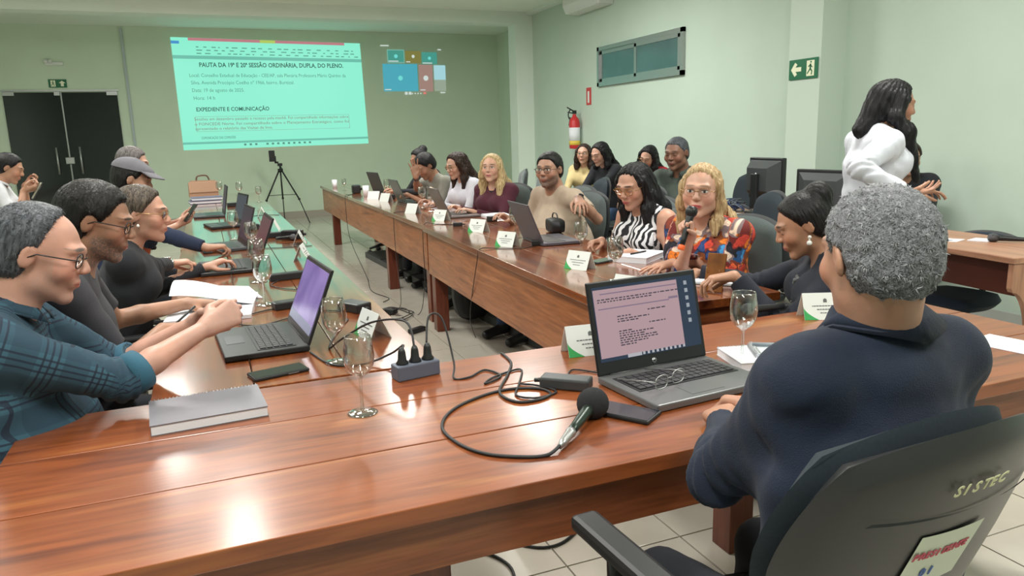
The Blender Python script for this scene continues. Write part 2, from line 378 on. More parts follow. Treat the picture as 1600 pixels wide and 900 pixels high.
fit('Local: Conselho Estadual de Educação - CEE/AP, sala Plenária Professora Mário Quirino da',.07,.90,.345,.085,E_TXM)
fit('Silva, Avenida Procópio Coelho nº 1966, bairro, Buritizal.',.075,.61,.41,.085,E_TXM)
fit('Data: 19 de agosto de 2025.',.075,.34,.478,.085,E_TXM); fit('Hora: 14 h',.078,.185,.548,.085,E_TXM)
fit('EXPEDIENTE E COMUNICAÇÃO',.085,.46,.652,.095,E_TXT,.002)
fit('Sessões em dezembro passado e recesso pela manhã. Foi compartilhado informações sobre',.07,.895,.735,.07,E_TXR)
fit('o FONCEDE Norte. Foi compartilhado sobre o Planejamento Estratégico, como foi',.07,.895,.78,.07,E_TXR)
fit('apresentado o relatório das Visitas de Invs.',.07,.47,.822,.07,E_TXR)
fit('COMUNICAÇÃO DAS COMISSÕES',.095,.27,.905,.06,E_TXT)
# video call window
vc=thing('projected_video_call','small video call window projected right of the page','projection',(0,14.412,0))
def wq(name,x0,z0,x1,z1,m,d=0,parent=vc): return MB().box(((x0+x1)/2,-.002-d,(z0+z1)/2),(x1-x0,.003,abs(z1-z0))).build(name,m,parent)
wq('video_tile',3.37,3.05,3.70,2.81,emi('vc_frame',(.30,.72,.58),.6)); wq('video_tile',3.385,3.035,3.685,2.825,emi('vc_teal',(.10,.50,.40),.6),.002)
wq('video_tile',3.72,3.03,4.02,2.81,emi('vc_olive',(.40,.38,.10),.5)); wq('video_tile',4.04,3.01,4.34,2.79,emi('vc_teal',(.10,.50,.40),.6))
wq('video_tile',3.27,2.79,3.94,2.29,emi('vc_blue',(.09,.50,.62),.75)); wq('video_tile',3.97,2.78,4.24,2.28,emi('vc_pink',(.52,.33,.28),.65))
wq('video_tile',4.27,2.77,4.50,2.50,emi('vc_sky',(.45,.80,.85),.8)); wq('video_tile',4.27,2.50,4.50,2.29,emi('vc_grey',(.42,.52,.40),.7))
E_W=emi('vc_white',(.75,.85,.80),.8); E_C=emi('vc_cyan',(.20,.85,.80),.8)
mb=MB()
for x,z,r in ((3.535,2.93,.035),(4.19,2.90,.03),(3.60,2.53,.045)): mb.cyl((x,-.005,z),(x,-.007,z),r)
mb.build('avatar',E_C,vc)
mb=MB(); mb.cyl((4.10,-.005,2.53),(4.10,-.007,2.53),.05); mb.cyl((3.87,-.005,2.93),(3.87,-.007,2.93),.03)
for a in ((3.39,2.84,.19),(3.73,2.83,.08),(4.05,2.81,.19),(3.29,2.32,.12),(3.98,2.31,.10),(3.25,3.12,.16),(4.36,3.06,.07),(4.38,2.26,.1)): mb.box((a[0]+a[2]/2,-.005,a[1]),(a[2],.002,.018))
for k in range(2): mb.box((3.70+k*.075,-.005,2.25),(.05,.002,.05))
for k in range(4): mb.box((3.82+k*.055,-.005,2.245),(.02,.002,.022))
tag(mb.build('caption',E_W,vc),kind='stuff')
wq('hang_up_button',4.04,2.27,4.09,2.23,emi('vc_red',(.85,.25,.22)),.002)
# ================================================================ tables
def table(label,x0,y0,x1,y1,along,legs,deep=(),rz=0,fm='X',lw=.095,joint=.0025,z=.77,shallow=.10,group=None):
    cx,cy=(x0+x1)/2,(y0+y1)/2; X=x1-x0; Y=y1-y0
    t=thing('meeting_table',label,'table',(cx,cy,0),rz,group)
    n=3
    for k in range(n):
        mb=MB()
        if along=='X':
            h=Y/n; mb.box((0,-Y/2+h*(k+.5),z-.0175),(X,h-joint,.035),bev=.0025); mb.build('plank',W_TOP,t)
        else:
            h=X/n; mb.box((-X/2+h*(k+.5),0,z-.0175),(h-joint,Y,.035),bev=.0025); mb.build('plank',W_TOPY,t)
    ins=.035
    def ap(side):
        h=.31 if side in deep else shallow
        zc=z-.036-h/2
        if side=='-y': return MB().box((0,-Y/2+ins,zc),(X-2*ins,.022,h)),W_APX
        if side=='+y': return MB().box((0,Y/2-ins,zc),(X-2*ins,.022,h)),W_APX
        if side=='-x': return MB().box((-X/2+ins,0,zc),(.022,Y-2*ins-.03,h)),W_APY
        return MB().box((X/2-ins,0,zc),(.022,Y-2*ins-.03,h)),W_APY
    for s_ in ('-x','+x','-y','+y'):
        mb,m=ap(s_); mb.build('apron',m,t)
    for lx,ly in legs:
        MB().box((lx-cx,ly-cy,(z-.036)/2),(lw,lw,z-.036),bev=.004).build('leg',W_LEG,t)
    return t
table('long front table of reddish varnished planks, nearest the camera',-.46,1.19,2.36,2.005,'X',[(-.36,1.29),(-.36,1.9),(.32,1.33),(1.55,1.9),(2.26,1.29),(2.26,1.9)],('+y',),shallow=.105)
lw_=[( -.195,2.02,.574,5.0,'left side table nearest the camera, carrying the open laptop with the purple screen'),(-.2,5.01,.575,7.5,'second table of the left row, green with projector light'),(-.2,7.51,.575,10.3,'farthest table of the left row, carrying the tan handbag')]
for x0,y0,x1,y1,lb in lw_: table(lb,x0,y0,x1,y1,'Y',[(x0+.1,y0+.12),(x1-.1,y0+.12),(x0+.1,y1-.12),(x1-.1,y1-.12)],('+x',))
table('nearer table of the right row, in front of the blonde speaker',1.385,2.30,2.11,5.30,'Y',[(1.47,5.19),(2.0,5.19),(2.0,2.42),(1.49,2.42)],('-x','+y'),rz=-.028)
table('far table of the right row, on thick dark red legs',1.475,5.33,2.24,11.1,'Y',[(1.575,5.50),(1.565,6.93),(1.56,10.34),(2.12,5.5),(2.12,10.34)],('-x','+y'),rz=-.008)
# side desks on the right
def side_desk(label,c,rz,L_,W_,curved):
    t=thing('side_desk',label,'desk',(c[0],c[1],0),rz)
    MB().box((0,0,.755),(W_,L_,.03),bev=.004).build('desktop',W_DESK,t)
    MB().box((-W_/2+.09,0,.655),(.018,L_-.1,.17)).build('modesty_panel',W_DESKD,t)
    for s_ in (-1,1):
        pts=[(-W_/2+.01,.738),(-W_/2+.01,.62)]
        if curved:
            for k in range(9):
                a=k/8*math.pi/2; pts.append((-W_/2+.02+.13*math.sin(a)*1.0, .60-.30*(1-math.cos(a))))
            pts+= [(-W_/2+.13,.06),(-W_/2+.02,.03),(-W_/2+.02,0)]
        else: pts.append((-W_/2+.01,0))
        pts+= [(W_/2-.01,0),(W_/2-.01,.738)]
        Q=Matrix(((1,0,0,0),(0,0,1,s_*(L_/2-.02)),(0,1,0,0),(0,0,0,1)))
        MB().prism(pts,-.014,.014,Q).build('side_panel',W_DESKZ,t)
    return t
side_desk('laminate side desk with curved end panels, holding papers and a microphone',(3.84,2.93),-.10,1.25,.56,True)
side_desk('laminate side desk carrying the two black monitors',(3.98,4.30),-.05,1.35,.6,True)
# ================================================================ chairs
def _pad(w,h,d,cur,n=12,m=12,top=.35):
    # rounded upholstered pad in xz (front = +y), curved about z
    vs=[];fs=[]
    def sup(u,v):
        return u,v
    for side in (1,-1):
        for j in range(m+1):
            for i in range(n+1):
                u=-1+2*i/n; v=-1+2*j/m
                # squircle mapping
                x=u*math.sqrt(max(0,1-.38*v*v)); z=v*math.sqrt(max(0,1-.38*u*u))
                e=max(abs(u),abs(v)); th=d*(1-e**6)**.5 if e<1 else 0
                wz=1-(.10*(z<0)*(-z))
                vs.append((x*w/2*wz, side*th*.5+cur*(1-x*x), z*h/2))
    N=(n+1)*(m+1)
    for side in (0,1):
        for j in range(m):
            for i in range(n):
                a=side*N+j*(n+1)+i; q=(a,a+1,a+n+2,a+n+1)
                fs.append(q if side else q[::-1])
    return vs,fs
def chair(label,x,y,rz,group=None,arms=True,m=None,base=True,h=.44,bz=.76,bh=.46,fabback=False,tilt=.12,armh=.2):
    # front of the chair = +y in its own frame
    m=m or M_FABRIC
    t=thing('office_chair',label,'chair',(x,y,0),rz,group)
    sm=MB(); v,f=_pad(.46,.46,.085,0); 
    R_=Matrix.Translation((0,0,h))@Matrix.Rotation(-math.pi/2,4,'X'); sm.add(v,f,True,R_); sm.build('seat',m,t)
    bm_=MB(); v,f=_pad(.45,bh,.06,-.035); T=Matrix.Translation((0,-.235,bz))@Matrix.Rotation(tilt,4,'X'); bm_.add(v,f,True,T); bk=bm_.build('backrest',m,t)
    sh=MB(); v,f=_pad(.47,bh+.02,.03,-.035); T2=Matrix.Translation((0,-.262,bz))@Matrix.Rotation(tilt,4,'X'); sh.add(v,f,True,T2); sh.build('back_shell',m if fabback else M_DGREY,bk)
    MB().tube([(0,-.08,h-.06),(0,-.25,h-.05),(0,-.29,h+.06),(0,-.275,bz-.02)],.02,6).build('back_support',M_BLACK,t)
    if arms:
        for s_ in (-1,1):
            MB().tube([(s_*.2,0.02,h-.05),(s_*.27,0.02,h-.02),(s_*.28,.02,h+armh-.01)],.016,6).box((s_*.28,.0,h+armh),(.055,.26,.03),bev=.01).build('armrest',M_BLACK,t)
    MB().cyl((0,0,.09),(0,0,h-.04),.026).cyl((0,0,h-.08),(0,0,h-.04),.09,12).build('gas_column',M_BLACK,t)
    if base:
        for k in range(5):
            a=k*2*math.pi/5+.3; c,s=math.cos(a),math.sin(a)
            MB().tube([(0,0,.12),(c*.14,s*.14,.11),(c*.27,s*.27,.075)],.022,6,r2=.014).cyl((c*.27-s*.02,s*.27+c*.02,.03),(c*.27+s*.02,s*.27-c*.02,.03),.028,10).build('base_leg',M_BLACK,t)
    return t
# ================================================================ figures: smooth distance fields turned into meshes
F32=np.float32
def V3(*a): return np.array(a,dtype=float)
def nrm(v): v=np.asarray(v,float); return v/max(np.linalg.norm(v),1e-9)
class Field:
    def __init__(s): s.p=[]
    def cone(s,a,b,ra,rb,k=.02,u=None,sq=1.0,op='+'):
        s.p.append(('c',np.asarray(a,float),np.asarray(b,float),ra,rb,k,None if u is None else nrm(u),sq,op)); return s
    def ell(s,c,R,r,k=.02,op='+'):     # R columns = axes
        s.p.append(('e',np.asarray(c,float),np.asarray(R,float),np.asarray(r,float),k,op)); return s
    def fn(s,f,c,rad,k=.02,op='+'):
        s.p.append(('f',f,np.asarray(c,float),rad,k,op)); return s
    def half(s,p,n,k=.004,c=None,rad=9):  # cuts away the side the normal points to
        s.p.append(('h',np.asarray(p,float),nrm(n),k,np.asarray(p if c is None else c,float),rad)); return s
    def bounds(s):
        lo=[];hi=[]
        for q in s.p:
            if q[0]=='c' and q[8]=='+':
                m=max(q[3],q[4])*max(1,q[7]); lo.append(np.minimum(q[1],q[2])-m); hi.append(np.maximum(q[1],q[2])+m)
            elif q[0]=='e' and q[5]=='+': m=max(q[3]); lo.append(q[1]-m); hi.append(q[1]+m)
            elif q[0]=='f' and q[5]=='+': lo.append(q[2]-q[3]); hi.append(q[2]+q[3])
        return np.min(lo,0)-.02,np.max(hi,0)+.02
    def eval(s,P,coarse=False):
        P=P.astype(F32); d=np.full(len(P),.08,F32)
        for q in s.p:
            if q[0]=='c': c=(q[1]+q[2])/2; R=np.linalg.norm(q[2]-q[1])/2+max(q[3],q[4])*max(1,q[7])+.05; k=q[5]; op=q[8]
            elif q[0]=='e': c=q[1]; R=max(q[3])+.05; k=q[4]; op=q[5]
            elif q[0]=='f': c=q[2]; R=q[3]+.04; k=q[4]; op=q[5]
            else: c=q[4]; R=q[5]; k=q[3]; op='-'
            D=P-c.astype(F32); idx=np.nonzero((D*D).sum(1)<R*R)[0]
            if len(idx)==0: continue
            X=P[idx]
            if q[0]=='c':
                a=q[1].astype(F32); ab=(q[2]-q[1]).astype(F32); L=float(ab@ab)+1e-9
                Y=X-a
                t=np.clip((Y@ab)/L,0,1); Y=Y-t[:,None]*ab
                if q[6] is not None and q[7]!=1:
                    u=q[6].astype(F32); pu=Y@u; Y=Y-np.outer(pu*(1-1/q[7]),u).astype(F32)
                e=np.sqrt((Y*Y).sum(1))-(q[3]+(q[4]-q[3])*t)
            elif q[0]=='e':
                Y=(X-q[1].astype(F32))@q[2].astype(F32); r=q[3].astype(F32)
                k0=np.sqrt(((Y/r)**2).sum(1)); k1=np.sqrt(((Y/(r*r))**2).sum(1)); e=k0*(k0-1)/np.maximum(k1,1e-6)
            elif q[0]=='f': e=q[1](X)
            else: e=-((X-q[1].astype(F32))@q[2].astype(F32))
            c0=d[idx]
            if op=='+':
                h=np.clip(.5+.5*(c0-e)/k,0,1); d[idx]=c0*(1-h)+e*h-k*h*(1-h)
            else:
                h=np.clip(.5-.5*(c0+e)/k,0,1); d[idx]=c0*(1-h)+(-e)*h+k*h*(1-h)
        return d
def surface(field,h,disp=None,name='body',origin=(0,0,0)):
    lo,hi=field.bounds(); B=4*h
    n=np.ceil((hi-lo)/B).astype(int)+1
    g=np.stack(np.meshgrid(*[np.arange(k) for k in n],indexing='ij'),-1).reshape(-1,3)
    cen=lo+(g+.5)*B
    d=field.eval(cen); act=g[np.abs(d)<B*.87*1.25+.004]
    nb=len(act)
    off=np.stack(np.meshgrid(*[np.arange(5)]*3,indexing='ij'),-1).reshape(-1,3)
    gi=(act[:,None,:]*4+off[None]).reshape(-1,3)
    N=(n*4+8).astype(np.int64)
    key=(gi[:,0].astype(np.int64)*N[1]+gi[:,1])*N[2]+gi[:,2]
    uk,first,inv=np.unique(key,return_index=True,return_inverse=True)
    P=lo+gi[first]*h
    dv=field.eval(P)
    if disp is not None: dv=dv+disp(P).astype(F32)
    vals=dv[inv].reshape(nb,5,5,5)
    # cells
    c=np.zeros((nb,4,4,4),np.int8)
    corners=[(i,j,k) for i in(0,1) for j in(0,1) for k in(0,1)]
    neg=vals<0
    cnt=sum(neg[:,i:i+4,j:j+4,k:k+4].astype(np.int8) for i,j,k in corners)
    cb,ci,cj,ck=np.nonzero((cnt>0)&(cnt<8))
    if len(cb)==0: return None
    acc=np.zeros((len(cb),3)); ne=np.zeros(len(cb))
    for a in corners:
        for ax in range(3):
            if a[ax]: continue
            b=list(a); b[ax]=1
            va=vals[cb,ci+a[0],cj+a[1],ck+a[2]]; vb=vals[cb,ci+b[0],cj+b[1],ck+b[2]]
            m=(va<0)!=(vb<0); t=np.where(m,va/np.where(m,va-vb,1),0)
            p=np.array(a,float)[None]+0*acc; p[:,ax]+=t
            acc+=p*m[:,None]; ne+=m
    cell=act[cb]*4+np.stack([ci,cj,ck],-1)
    verts=lo+(cell+acc/ne[:,None])*h
    ck_=(cell[:,0].astype(np.int64)*N[1]+cell[:,1])*N[2]+cell[:,2]
    o=np.argsort(ck_); ks=ck_[o]
    faces=[]
    for ax in range(3):
        sl=[slice(0,4)]*3; sh=[slice(0,4)]*3; sh[ax]=slice(1,5)
        A=vals[(slice(None),*sl)]<0; Bv=vals[(slice(None),*sh)]<0
        b_,i_,j_,k_=np.nonzero(A!=Bv)
        e=act[b_]*4+np.stack([i_,j_,k_],-1); flip=A[b_,i_,j_,k_]
        a1,a2=[(1,2),(2,0),(0,1)][ax]
        q=[]
        for s1,s2 in ((-1,-1),(0,-1),(0,0),(-1,0)):
            cc=e.copy(); cc[:,a1]+=s1; cc[:,a2]+=s2
            kk=(cc[:,0].astype(np.int64)*N[1]+cc[:,1])*N[2]+cc[:,2]
            pos=np.searchsorted(ks,kk); pos[pos>=len(ks)]=0
            q.append(np.where(ks[pos]==kk,o[pos],-1))
        q=np.stack(q,-1); ok=(q>=0).all(1); q=q[ok]; fl_=flip[ok]
        q[~fl_]=q[~fl_][:,::-1]
        faces.append(q)
    faces=np.concatenate(faces)
    me=bpy.data.meshes.new(name); nv=len(verts); nf=len(faces)
    me.vertices.add(nv); me.vertices.foreach_set('co',(verts-np.asarray(origin)).astype(F32).ravel())
    me.loops.add(nf*4); me.loops.foreach_set('vertex_index',faces.astype(np.int32).ravel())
    me.polygons.add(nf); me.polygons.foreach_set('loop_start',np.arange(0,nf*4,4,dtype=np.int32))
    try: me.polygons.foreach_set('loop_total',np.full(nf,4,np.int32))
    except Exception: pass
    me.update(calc_edges=True); me.polygons.foreach_set('use_smooth',np.ones(nf,bool))
    me['_n']=nv
    return me,verts
def attr(me,name,arr):
    a=me.attributes.new(name,'FLOAT_VECTOR','POINT'); a.data.foreach_set('vector',np.asarray(arr,F32).ravel())
def frame(fwd,up=(0,0,1)):
    f=nrm(fwd); r=nrm(np.cross(f,up)); u=np.cross(r,f); return np.stack([r,f,u],1)   # columns right, forward, up
def yawpitch(yaw,pitch,roll=0):
    # yaw: heading angle of +y rotated about z (radians), pitch > 0 looks down
    f=V3(math.cos(yaw)*math.cos(pitch),math.sin(yaw)*math.cos(pitch),-math.sin(pitch))
    R=frame(f)
    if roll:
        c,s=math.cos(roll),math.sin(roll); r,u=R[:,0].copy(),R[:,2].copy(); R[:,0]=r*c+u*s; R[:,2]=u*c-r*s
    return R
def wav(P,f,ph=0):
    x,y,z=P[:,0]*f,P[:,1]*f,P[:,2]*f
    return (np.sin(x+1.7*np.sin(y*.7+ph)+ph)+np.sin(y*1.1+1.3*np.sin(z*.8+x*.3)+2*ph)+np.sin(z*1.2+1.5*np.sin(x*.9)+ph*3))/3
# ---- face colours live in head coordinates (attribute 'hc'), so they keep their place from any side
def skin_mat(name,col,brow=(.03,.02,.015),lip=None,beard=0,beardcol=(.05,.045,.04),eyes='open',blush=0,brow_t=1.0,mouth='shut'):
    m,t,b=nm(name); L=t.links.new
    lip=lip or tuple(c*k for c,k in zip(col,(.85,.55,.55)))
    at=t.nodes.new('ShaderNodeAttribute'); at.attribute_name='hc'
    sp=t.nodes.new('ShaderNodeSeparateXYZ'); L(at.outputs['Vector'],sp.inputs[0])
    def M(op,a,b_=None,c=None):
        n=t.nodes.new('ShaderNodeMath'); n.operation=op
        for i,v in enumerate((a,b_,c)):
            if v is None: continue
            if isinstance(v,(int,float)): n.inputs[i].default_value=v
            else: L(v,n.inputs[i])
        return n.outputs[0]
    X=M('ABSOLUTE',sp.outputs[0]); Y=sp.outputs[1]; Z=sp.outputs[2]
    front=M('GREATER_THAN',Y,.045)
    def sm(v,e0,e1):
        n=t.nodes.new('ShaderNodeMapRange'); n.interpolation_type='SMOOTHSTEP'; n.inputs[1].default_value=e0; n.inputs[2].default_value=e1; L(v,n.inputs[0]); return n.outputs[0]
    def ell(cx,cz,rx,rz,soft=.25,tilt=0):
        dx=M('DIVIDE',M('SUBTRACT',X,cx),rx); dz=M('SUBTRACT',Z,cz)
        if tilt: dz=M('SUBTRACT',dz,M('MULTIPLY',M('SUBTRACT',X,cx),tilt))
        dz=M('DIVIDE',dz,rz)
        r=M('SQRT',M('ADD',M('MULTIPLY',dx,dx),M('MULTIPLY',dz,dz)))
        return M('MULTIPLY',M('SUBTRACT',1.0,sm(r,1-soft,1+soft)),front)
    cur=None
    tc=t.nodes.new('ShaderNodeTexCoord'); nz=t.nodes.new('ShaderNodeTexNoise'); nz.inputs['Scale'].default_value=18; L(tc.outputs['Object'],nz.inputs['Vector'])
    r=ramp(t,[(.3,tuple(c*.88 for c in col)),(.7,tuple(min(1,c*k) for c,k in zip(col,(1.1,1.05,1.03))))]); L(nz.outputs['Fac'],r.inputs[0]); cur=r.outputs[0]
    def mix(fac,c,amt=1.0):
        nonlocal cur
        n=t.nodes.new('ShaderNodeMix'); n.data_type='RGBA'
        L(M('MULTIPLY',fac,amt),n.inputs[0]); L(cur,n.inputs[6]); n.inputs[7].default_value=(*c,1); cur=n.outputs[2]
    mix(ell(.045,-.02,.028,.025,.6),tuple(min(1,c*k) for c,k in zip(col,(1.12,.85,.82))),.5+blush)
    if beard:
        # jaw, chin and upper lip
        zone=M('MULTIPLY',sm(M('MULTIPLY',Z,-1),.022,.045),sm(Y,-.01,.02))
        cheek=ell(.034,-.03,.022,.024,.35)
        zone=M('MULTIPLY',zone,M('SUBTRACT',1.0,M('MULTIPLY',cheek,.85)))
        under=sm(Z,-.16,-.12); zone=M('MULTIPLY',zone,under)
        n2=t.nodes.new('ShaderNodeTexNoise'); n2.inputs['Scale'].default_value=220; L(tc.outputs['Object'],n2.inputs['Vector'])
        zone=M('MULTIPLY',zone,sm(n2.outputs['Fac'],.25,.6))
        mix(zone,beardcol,beard)
    mix(ell(.0,-.0555,.023,.0085,.2),lip)
    mix(ell(.0,-.0555,.021,.0016,.5),(.10,.03,.03),.8)
    mix(ell(.031,.0335,.020,.0042*brow_t,.35,tilt=-.05),brow,.9)
    if eyes=='open':
        mix(ell(.031,.010,.0165,.0085,.25),tuple(c*.55 for c in col),.7)
        mix(ell(.031,.0085,.0135,.0056,.12),(.62,.60,.57)); mix(ell(.031,.009,.0058,.0058,.1),(.02,.012,.01))
        mix(ell(.031,.0145,.015,.0018,.4),(.02,.015,.012))
    else:
        mix(ell(.031,.012,.0165,.009,.5),tuple(c*.62 for c in col),.55)
        mix(ell(.031,.003,.014,.0019,.4),(.02,.014,.012),.95)
    L(cur,b.inputs['Base Color']); b.inputs['Roughness'].default_value=.48; b.inputs['Subsurface Weight'].default_value=.12
    b.inputs['Subsurface Radius'].default_value=(.02,.008,.005); b.inputs['Subsurface Scale'].default_value=.4
    bp=t.nodes.new('ShaderNodeBump'); bp.inputs['Strength'].default_value=.12; bp.inputs['Distance'].default_value=.002
    n3=t.nodes.new('ShaderNodeTexNoise'); n3.inputs['Scale'].default_value=260; L(tc.outputs['Object'],n3.inputs['Vector']); L(n3.outputs['Fac'],bp.inputs['Height']); L(bp.outputs[0],b.inputs['Normal'])
    return m
def hair_mat(name,col,col2=None,rough=.42,fine=1.0,curly=False):
    m,t,b=nm(name); L=t.links.new; col2=col2 or tuple(min(1,c*2.2+.01) for c in col)
    at=t.nodes.new('ShaderNodeAttribute'); at.attribute_name='hc'
    mp=t.nodes.new('ShaderNodeMapping'); mp.inputs['Scale'].default_value=(60*fine,60*fine,9*fine) if not curly else (70*fine,)*3
    L(at.outputs['Vector'],mp.inputs[0])
    n=t.nodes.new('ShaderNodeTexNoise'); n.inputs['Scale'].default_value=2.2; n.inputs['Detail'].default_value=4; n.inputs['Distortion'].default_value=.8 if not curly else 2.5; L(mp.outputs[0],n.inputs['Vector'])
    r=ramp(t,[(.35,col),(.66,col2)]); L(n.outputs['Fac'],r.inputs[0]); L(r.outputs[0],b.inputs['Base Color'])
    b.inputs['Roughness'].default_value=rough; b.inputs['Specular IOR Level'].default_value=.25
    bp=t.nodes.new('ShaderNodeBump'); bp.inputs['Strength'].default_value=.7; bp.inputs['Distance'].default_value=.006; L(n.outputs['Fac'],bp.inputs['Height']); L(bp.outputs[0],b.inputs['Normal'])
    return m
def cloth_mat(name,col,var=.12,rough=.85,weave=600,sheen=.04,bump=.25):
    m=mat(name,col,rough,noise=var,nscale=9,bump=bump,bscale=weave,sheen=sheen); return m
def cloth_pattern(name,kind):
    m,t,b=nm(name); L=t.links.new
    at=t.nodes.new('ShaderNodeAttribute'); at.attribute_name='cc'
    b.inputs['Roughness'].default_value=.85
    def mix(f,a,c):
        n=t.nodes.new('ShaderNodeMix'); n.data_type='RGBA'; L(f,n.inputs[0])
        for i,v in ((6,a),(7,c)):
            if isinstance(v,tuple): n.inputs[i].default_value=(*v,1)
            else: L(v,n.inputs[i])
        return n.outputs[2]
    if kind=='plaid':
        sp=t.nodes.new('ShaderNodeSeparateXYZ'); L(at.outputs['Vector'],sp.inputs[0])
        def band(o,f,w,ph=0):
            a=t.nodes.new('ShaderNodeMath'); a.operation='MULTIPLY_ADD'; a.inputs[1].default_value=f; a.inputs[2].default_value=ph; L(o,a.inputs[0])
            s=t.nodes.new('ShaderNodeMath'); s.operation='FRACT'; L(a.outputs[0],s.inputs[0])
            g=t.nodes.new('ShaderNodeMath'); g.operation='COMPARE'; g.inputs[1].default_value=.5; g.inputs[2].default_value=w; L(s.outputs[0],g.inputs[0]); return g.outputs[0]
        c=(.035,.10,.145)
        def mixf(f,a,c_,amt):
            k=t.nodes.new('ShaderNodeMath'); k.operation='MULTIPLY'; k.inputs[1].default_value=amt; L(f,k.inputs[0]); return mix(k.outputs[0],a,c_)
        c=mixf(band(sp.outputs[0],9,.25),c,(.014,.038,.065),.55)
        c=mixf(band(sp.outputs[1],9,.25),c,(.014,.038,.065),.55)
        for ph in (.0,.13,-.13):
            c=mixf(band(sp.outputs[0],9,.022,ph+.5),c,(.008,.012,.03),.8); c=mixf(band(sp.outputs[1],9,.022,ph+.5),c,(.008,.012,.03),.8)
        L(c,b.inputs['Base Color'])
    elif kind=='zebra':
        w_=t.nodes.new('ShaderNodeTexWave'); w_.inputs['Scale'].default_value=8; w_.inputs['Distortion'].default_value=11; w_.inputs['Detail'].default_value=2; w_.inputs['Detail Scale'].default_value=1.2
        L(at.outputs['Vector'],w_.inputs['Vector']); r=ramp(t,[(.44,(.012,.012,.016)),(.5,(.72,.72,.75))]); L(w_.outputs['Fac'],r.inputs[0]); L(r.outputs[0],b.inputs['Base Color'])
    elif kind=='floral':
        n=t.nodes.new('ShaderNodeTexNoise'); n.inputs['Scale'].default_value=16; n.inputs['Detail'].default_value=2
        L(at.outputs['Vector'],n.inputs['Vector'])
        mxv=t.nodes.new('ShaderNodeVectorMath'); mxv.operation='MULTIPLY_ADD'; L(n.outputs['Color'],mxv.inputs[0]); mxv.inputs[1].default_value=(.09,.09,.09); L(at.outputs['Vector'],mxv.inputs[2])
        v=t.nodes.new('ShaderNodeTexVoronoi'); v.inputs['Scale'].default_value=19; L(mxv.outputs[0],v.inputs['Vector'])
        sp=t.nodes.new('ShaderNodeSeparateXYZ'); L(v.outputs['Color'],sp.inputs[0])
        r=ramp(t,[(.0,(.55,.05,.03)),(.2,(.75,.20,.02)),(.38,(.015,.015,.03)),(.48,(.05,.28,.60)),(.60,(.75,.60,.48)),(.80,(.02,.06,.22)),(.88,(.75,.13,.04))]); r.color_ramp.interpolation='CONSTANT'
        L(sp.outputs[0],r.inputs[0])
        r2=ramp(t,[(.12,(1.3,1.2,1.1)),(.30,(.75,.75,.8)),(.46,(1.1,1.05,1)),(.55,(.25,.22,.3))]); 
        k=t.nodes.new('ShaderNodeMath'); k.operation='MULTIPLY'; k.inputs[1].default_value=1.0; L(v.outputs['Distance'],k.inputs[0]); L(k.outputs[0],r2.inputs[0])
        n=t.nodes.new('ShaderNodeMix'); n.data_type='RGBA'; n.blend_type='MULTIPLY'; n.inputs[0].default_value=1; L(r.outputs[0],n.inputs[6]); L(r2.outputs[0],n.inputs[7]); L(n.outputs[2],b.inputs['Base Color'])
    MATS[name]=m; return m
